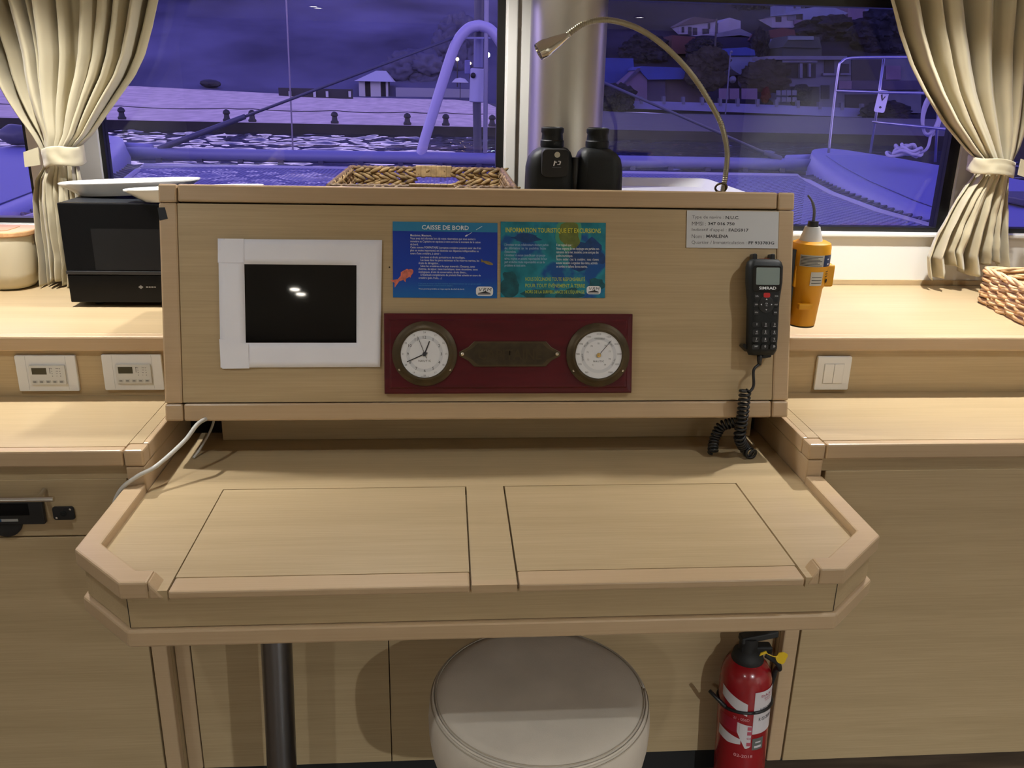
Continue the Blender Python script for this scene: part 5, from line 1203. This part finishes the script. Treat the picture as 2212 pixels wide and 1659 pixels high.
x0, x1, z0, z1 = rbox(855, 193, 1040, 206, 90.5); bm = B(); box(bm, x0, x1, 90.5, 90.9, z0-.4, z1); tag(obj('shore_wall', bm, mat('wall_grey', (.24, .24, .28), .9)), 'low grey shore wall right of the pavilion', 'wall')
x0, x1, z0, z1 = rbox(602, 193, 760, 203, 84); bm = B(); box(bm, x0, x1, 84, 85, z0-.3, z1); tag(obj('timber_jetty', bm, IRON), 'long low dark timber edge at the back of the quay', 'timber')
for i, u in enumerate((626, 679, 706, 755)):
    x0, x1, z0, z1 = rbox(u-2, 197, u+3, 205, 83.8); bm = B(); box(bm, x0, x1, 83.7, 83.9, z0-.2, z1)
    tag(obj('marker_post', bm, PAVW), ['white post at the left end of the dark timber edge', 'white post in the middle of the dark timber edge', 'white post right of the middle of the dark timber edge', 'white post at the right end of the dark timber edge'][i], 'post', 'white posts at the timber edge')
x0, x1, z0, z1 = rbox(641, 178, 664, 193, 95); bm = B(); hull(bm, [(x0, 94, z0-.5), (x1, 94, z0-.5), (x1, 96, z0-.5), (x0, 96, z0-.5)], [(x0+.3, 94.5, z1), (x1-.3, 94.5, z1), (x1-.3, 95.5, z1), (x0+.3, 95.5, z1)]); tag(obj('garden_shed', bm, mat('shed_blue', (.14, .16, .24), .9)), 'tiny bluish shed roof on the shore left of the pavilion', 'shed')
p = onground(456, 189); bm = B(); blob(bm, V((p.x, p.y, p.z+.35)), (1.0, .6, .40), 2, amp=.3); bm2 = tag(obj('beached_dinghy', bm, IRON), 'dark beached dinghy on the far gravel in the left window', 'dinghy')
p = onground(600, 186, 80); 

# trees ------------------------------------------------------------------
LEAF = [mat('leaf_dark', (.017, .018, .026), 1., var=.5, scale=.9, spec=0.), mat('leaf_olive', (.032, .031, .026), 1., var=.5, scale=.9, spec=0.), mat('leaf_hazy', (.092, .092, .140), 1., var=.2, scale=.7, spec=0.)]  # the last leaf colour is lightened to carry the distance haze
TRUNK = mat('bark', (.03, .025, .022), .9)
def tree(u, v, ru, rv, m_, lab_, y=None, seed=0, dep=1.2):
    """crown centred at (u, v) with half sizes in photo pixels, standing on the hill"""
    p = onground(u, v + rv) if y is None else at(u, v+rv, y); y_ = p.y; k = (y_-CAM.y)/FPX; c_ = at(u, v, y_); gz = ground(c_.x, y_)
    t = thing('tree', lab_, 'tree', (c_.x, y_, gz), group='trees on the far shore'); r2 = random.Random(seed*13+5)
    bm = B(); n_ = 9
    for i in range(n_):
        a = 2*PI*i/n_ + r2.uniform(-.3, .3); f = .55 if i else 0.
        blob(bm, c_ + V((ru*k*f*math.cos(a), min(ru*k*.4, dep*.4)*r2.uniform(-1, 1), rv*k*f*math.sin(a))), (ru*k*.62, min(ru*k*.55, dep), rv*k*.62), 4, amp=.40, fs=2.6)
    obj('crown', bm, LEAF[m_], t, smooth=(m_ == 2))
    bm = B(); tube(bm, [(c_.x, y_, gz-.5), (c_.x+.1, y_, c_.z)], [max(.12, .02*ru*k), .07], 8); obj('trunk', bm, TRUNK, t)
TY = {0: (108, 1.2), 1: (87.4, 0.5), 2: (106, 0.9), 3: (90.0, 0.5), 4: (139, 2.5), 5: (119.5, 2.2), 6: (113, 2.0), 7: (109, 1.0), 8: (89.95, 0.3), 9: (87.2, 0.5), 10: (90.1, 0.2), 11: (97.5, 1.2), 12: (100.5, 1.5)}
for i, (u, v, ru, rv, m_, lab_) in enumerate([
    (1395, 112, 46, 30, 0, 'dark tree behind the blue roofed sheds by the lamp neck'),
    (1335, 212, 34, 24, 0, 'dark bush just right of the steel post, before the white wall'),
    (1520, 108, 34, 20, 0, 'dark round tree below the upper white house'),
    (1530, 150, 44, 36, 1, 'olive tree behind the lamp neck, left of the blue roofed hall'),
    (1622, 40, 42, 42, 0, 'tall dark tree between the two upper white houses'),
    (1800, 84, 84, 38, 0, 'broad dark tree mass below the large white house'),
    (1905, 74, 62, 44, 0, 'broad dark tree mass beside the right curtain'),
    (1640, 98, 18, 30, 0, 'narrow dark tree left of the blue gable'),
    (1655, 165, 48, 28, 1, 'olive tree beside the two storey house'),
    (1915, 246, 50, 22, 0, 'dark bush at the right end of the white wall'),
    (1730, 208, 22, 20, 0, 'dark bush behind the white gate'),
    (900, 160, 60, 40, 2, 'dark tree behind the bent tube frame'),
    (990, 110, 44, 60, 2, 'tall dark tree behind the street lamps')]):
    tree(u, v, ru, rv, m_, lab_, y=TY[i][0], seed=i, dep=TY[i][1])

# houses on the right shore ---------------------------------------------
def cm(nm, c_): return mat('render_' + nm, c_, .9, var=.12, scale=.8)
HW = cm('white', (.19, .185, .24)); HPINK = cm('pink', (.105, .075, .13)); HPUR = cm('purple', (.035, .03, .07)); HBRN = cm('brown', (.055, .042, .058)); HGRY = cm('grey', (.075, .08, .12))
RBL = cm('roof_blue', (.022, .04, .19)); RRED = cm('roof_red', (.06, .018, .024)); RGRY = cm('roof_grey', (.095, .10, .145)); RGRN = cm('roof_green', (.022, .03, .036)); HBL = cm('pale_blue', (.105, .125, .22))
def px_poly(pts, y0, y1): 
    lo = [at(u, v, y0) for u, v in pts]; return lo, [V((p.x, y1, p.z)) for p in lo]
def house(lab_, y, parts, cat='house', name='house'):
    """parts: (name, material, outline in survey points, set-back, depth)"""
    u, v = parts[0][2][0]; t = thing(name, lab_, cat, at(u, v, y))
    for nm, m_, pts, sb, dp in parts:
        lo, hi = px_poly(pts, y+sb, y+sb+dp); bm = B(); hull(bm, lo, hi); obj(nm, bm, m_, t)
    return t
def R4(u0, v0, u1, v1): return [(u0, v1), (u1, v1), (u1, v0), (u0, v0)]
def W(u0, v0, u1, v1, m_=None): return ('window', m_ or DKO, R4(u0, v0, u1, v1), -.12, .15)
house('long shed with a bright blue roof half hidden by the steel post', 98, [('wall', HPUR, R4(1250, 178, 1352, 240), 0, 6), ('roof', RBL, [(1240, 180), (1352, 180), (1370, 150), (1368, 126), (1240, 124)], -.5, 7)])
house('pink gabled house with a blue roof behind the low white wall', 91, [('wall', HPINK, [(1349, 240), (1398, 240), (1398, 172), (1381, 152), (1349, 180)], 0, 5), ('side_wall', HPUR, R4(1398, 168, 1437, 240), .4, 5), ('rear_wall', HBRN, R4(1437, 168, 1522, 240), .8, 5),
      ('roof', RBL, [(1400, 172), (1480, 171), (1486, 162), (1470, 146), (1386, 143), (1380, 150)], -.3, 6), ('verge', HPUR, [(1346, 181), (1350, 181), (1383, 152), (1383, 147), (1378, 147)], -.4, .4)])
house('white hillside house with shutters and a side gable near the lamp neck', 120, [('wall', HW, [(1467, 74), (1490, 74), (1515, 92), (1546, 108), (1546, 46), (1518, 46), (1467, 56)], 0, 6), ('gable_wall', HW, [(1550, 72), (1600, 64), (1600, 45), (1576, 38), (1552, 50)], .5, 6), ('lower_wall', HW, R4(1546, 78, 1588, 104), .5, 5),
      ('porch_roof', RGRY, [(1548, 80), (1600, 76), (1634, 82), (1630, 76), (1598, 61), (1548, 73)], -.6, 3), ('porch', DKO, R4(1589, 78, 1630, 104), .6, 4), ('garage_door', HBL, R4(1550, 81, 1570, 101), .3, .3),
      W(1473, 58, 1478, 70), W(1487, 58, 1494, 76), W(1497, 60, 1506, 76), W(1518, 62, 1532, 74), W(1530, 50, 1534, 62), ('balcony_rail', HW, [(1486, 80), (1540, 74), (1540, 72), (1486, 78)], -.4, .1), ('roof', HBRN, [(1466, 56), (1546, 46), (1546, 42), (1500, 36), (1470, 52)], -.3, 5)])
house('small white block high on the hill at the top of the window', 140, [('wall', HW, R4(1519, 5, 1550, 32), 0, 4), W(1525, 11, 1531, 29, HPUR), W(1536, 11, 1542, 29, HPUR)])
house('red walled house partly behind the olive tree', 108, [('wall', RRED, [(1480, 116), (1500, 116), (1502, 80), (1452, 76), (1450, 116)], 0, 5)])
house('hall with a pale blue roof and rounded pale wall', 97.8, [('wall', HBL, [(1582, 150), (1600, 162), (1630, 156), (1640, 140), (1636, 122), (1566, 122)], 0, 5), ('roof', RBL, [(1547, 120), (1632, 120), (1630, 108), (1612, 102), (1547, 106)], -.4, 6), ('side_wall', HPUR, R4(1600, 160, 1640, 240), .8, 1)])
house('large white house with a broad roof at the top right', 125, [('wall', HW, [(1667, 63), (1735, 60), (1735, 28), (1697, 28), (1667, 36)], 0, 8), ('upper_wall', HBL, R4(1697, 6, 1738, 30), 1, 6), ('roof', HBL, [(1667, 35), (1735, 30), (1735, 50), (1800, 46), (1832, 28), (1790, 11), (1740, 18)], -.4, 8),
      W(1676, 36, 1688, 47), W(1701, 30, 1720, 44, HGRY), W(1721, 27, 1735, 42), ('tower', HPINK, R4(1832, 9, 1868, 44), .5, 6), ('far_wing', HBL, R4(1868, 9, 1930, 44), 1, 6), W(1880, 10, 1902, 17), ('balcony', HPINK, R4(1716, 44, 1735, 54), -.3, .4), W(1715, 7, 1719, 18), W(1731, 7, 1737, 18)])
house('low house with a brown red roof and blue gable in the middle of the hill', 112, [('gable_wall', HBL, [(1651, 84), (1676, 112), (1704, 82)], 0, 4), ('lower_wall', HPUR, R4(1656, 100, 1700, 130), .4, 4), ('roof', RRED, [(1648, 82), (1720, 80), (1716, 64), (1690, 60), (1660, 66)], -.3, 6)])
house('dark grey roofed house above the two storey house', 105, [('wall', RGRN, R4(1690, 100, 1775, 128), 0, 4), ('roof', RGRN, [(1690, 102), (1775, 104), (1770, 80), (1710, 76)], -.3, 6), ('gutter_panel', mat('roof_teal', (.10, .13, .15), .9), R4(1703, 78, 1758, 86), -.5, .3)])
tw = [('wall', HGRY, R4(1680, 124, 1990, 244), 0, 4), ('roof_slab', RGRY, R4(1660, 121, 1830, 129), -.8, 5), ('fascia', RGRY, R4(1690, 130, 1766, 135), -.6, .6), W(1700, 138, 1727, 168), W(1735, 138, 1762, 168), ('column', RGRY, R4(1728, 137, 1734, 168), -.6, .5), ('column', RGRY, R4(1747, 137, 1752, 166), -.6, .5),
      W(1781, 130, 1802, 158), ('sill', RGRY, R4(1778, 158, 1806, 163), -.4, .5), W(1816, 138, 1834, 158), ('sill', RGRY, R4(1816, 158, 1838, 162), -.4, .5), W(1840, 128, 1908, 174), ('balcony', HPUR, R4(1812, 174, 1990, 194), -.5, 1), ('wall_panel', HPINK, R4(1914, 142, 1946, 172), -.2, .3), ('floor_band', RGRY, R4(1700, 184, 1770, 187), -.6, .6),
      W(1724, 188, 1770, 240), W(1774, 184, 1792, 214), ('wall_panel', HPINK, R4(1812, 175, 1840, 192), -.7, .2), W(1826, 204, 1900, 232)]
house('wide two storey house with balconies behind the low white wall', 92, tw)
wl = thing('garden_wall', 'long low white wall along the right shore', 'wall', at(1350, 240, 88.6))
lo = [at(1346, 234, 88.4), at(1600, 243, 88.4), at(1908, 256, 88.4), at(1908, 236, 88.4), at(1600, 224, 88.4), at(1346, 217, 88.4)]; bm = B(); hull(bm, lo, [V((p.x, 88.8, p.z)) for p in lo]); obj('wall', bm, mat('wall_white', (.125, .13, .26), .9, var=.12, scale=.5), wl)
for u, v in ((1386, 216), (1435, 216), (1477, 217), (1518, 218), (1557, 220), (1595, 221), (1638, 222), (1678, 223), (1725, 225), (1772, 228), (1820, 230), (1864, 232)):
    lo = [at(u-3, v+8, 88.3), at(u+3, v+8, 88.3), at(u+3, v-8, 88.3), at(u-3, v-8, 88.3)]; bm = B(); hull(bm, lo, [V((p.x, 88.9, p.z)) for p in lo]); obj('wall_post', bm, RGRY, wl)
gt = thing('garden_gate', 'pale barred gate behind the low white wall', 'gate', at(1695, 222, 89.6))
for u0 in (1677, 1689, 1700, 1712):
    for v0, v1 in ((195, 206), (210, 220)):
        lo = [at(u0, v1, 89.6), at(u0+9, v1, 89.6), at(u0+9, v0, 89.6), at(u0, v0, 89.6)]; bm = B(); hull(bm, lo, [V((p.x, 89.7, p.z)) for p in lo]); obj('gate_panel', bm, RGRY, gt)
fn = thing('mesh_fence', 'purple grey panel fence left of the red shrub', 'fence', at(1600, 215, 89.4))
for u0 in (1553, 1576, 1602):
    lo = [at(u0, 214, 89.4), at(u0+(21 if u0 < 1600 else 34), 215, 89.4), at(u0+(21 if u0 < 1600 else 34), 191, 89.4), at(u0, 191, 89.4)]; bm = B(); hull(bm, lo, [V((p.x, 89.5, p.z)) for p in lo]); obj('fence_panel', bm, HPINK, fn)
p = at(1654, 206, 89.3); bm = B(); blob(bm, p, (.5, .4, .75), 3, amp=.5, fs=2.5); tag(obj('red_shrub', bm, mat('red_leaf', (.06, .012, .015), 1., spec=0.)), 'dark red shrub between the fence and the pale gate', 'shrub')
bm = B(); tube(bm, [at(1543, 130, 94), at(1548, 40, 94)], .10, 8); tag(obj('utility_pole', bm, IRON), 'dark utility pole in front of the white hillside house', 'pole')
bm = B(); tube(bm, [at(1567, 247, 87.5), at(1578, 114, 87.5)], .07, 8); blob(bm, at(1580, 112, 87.5), .14, 2); tag(obj('flag_pole', bm, RGRY), 'thin pale pole in front of the blue roofed hall', 'pole')
p = at(1582, 172, 89); bm = B(); lathe(bm, [(0, 0), (.25, .02), (.36, .12)], 16, VF(p.x, p.y, p.z)); o = obj('satellite_dish', bm, RGRY, smooth=True); tag(o, 'round satellite dish beside the thin pale pole', 'dish')

# sky --------------------------------------------------------------------
w = bpy.data.worlds.new('dusk_sky'); bpy.context.scene.world = w; w.use_nodes = True; n = w.node_tree.nodes; l = w.node_tree.links
bg = n['Background']; tc = n.new('ShaderNodeTexCoord'); sp = n.new('ShaderNodeSeparateXYZ'); l.new(tc.outputs['Generated'], sp.inputs[0])
r = n.new('ShaderNodeValToRGB'); l.new(sp.outputs['Z'], r.inputs[0]); e = r.color_ramp.elements
e[0].position = 0; e[0].color = (.9, .74, 1.7, 1); e[1].position = 1; e[1].color = (.17, .16, .84, 1)
x_ = e.new(.22); x_.color = (1.85, 1.48, 2.85, 1); x_ = e.new(.50); x_.color = (.33, .29, 1.15, 1)
l.new(r.outputs[0], bg.inputs[0]); bg.inputs[1].default_value = 1.2

sc = bpy.context.scene
sc.view_settings.view_transform = 'Standard'; sc.view_settings.look = 'None'; sc.view_settings.gamma = 1; sc.view_settings.use_curve_mapping = False
sc.view_settings.exposure = 0.
sc.cycles.max_bounces = 8; sc.cycles.transparent_max_bounces = 16; sc.cycles.sample_clamp_indirect = 6; sc.cycles.caustics_reflective = False; sc.cycles.use_denoising = True
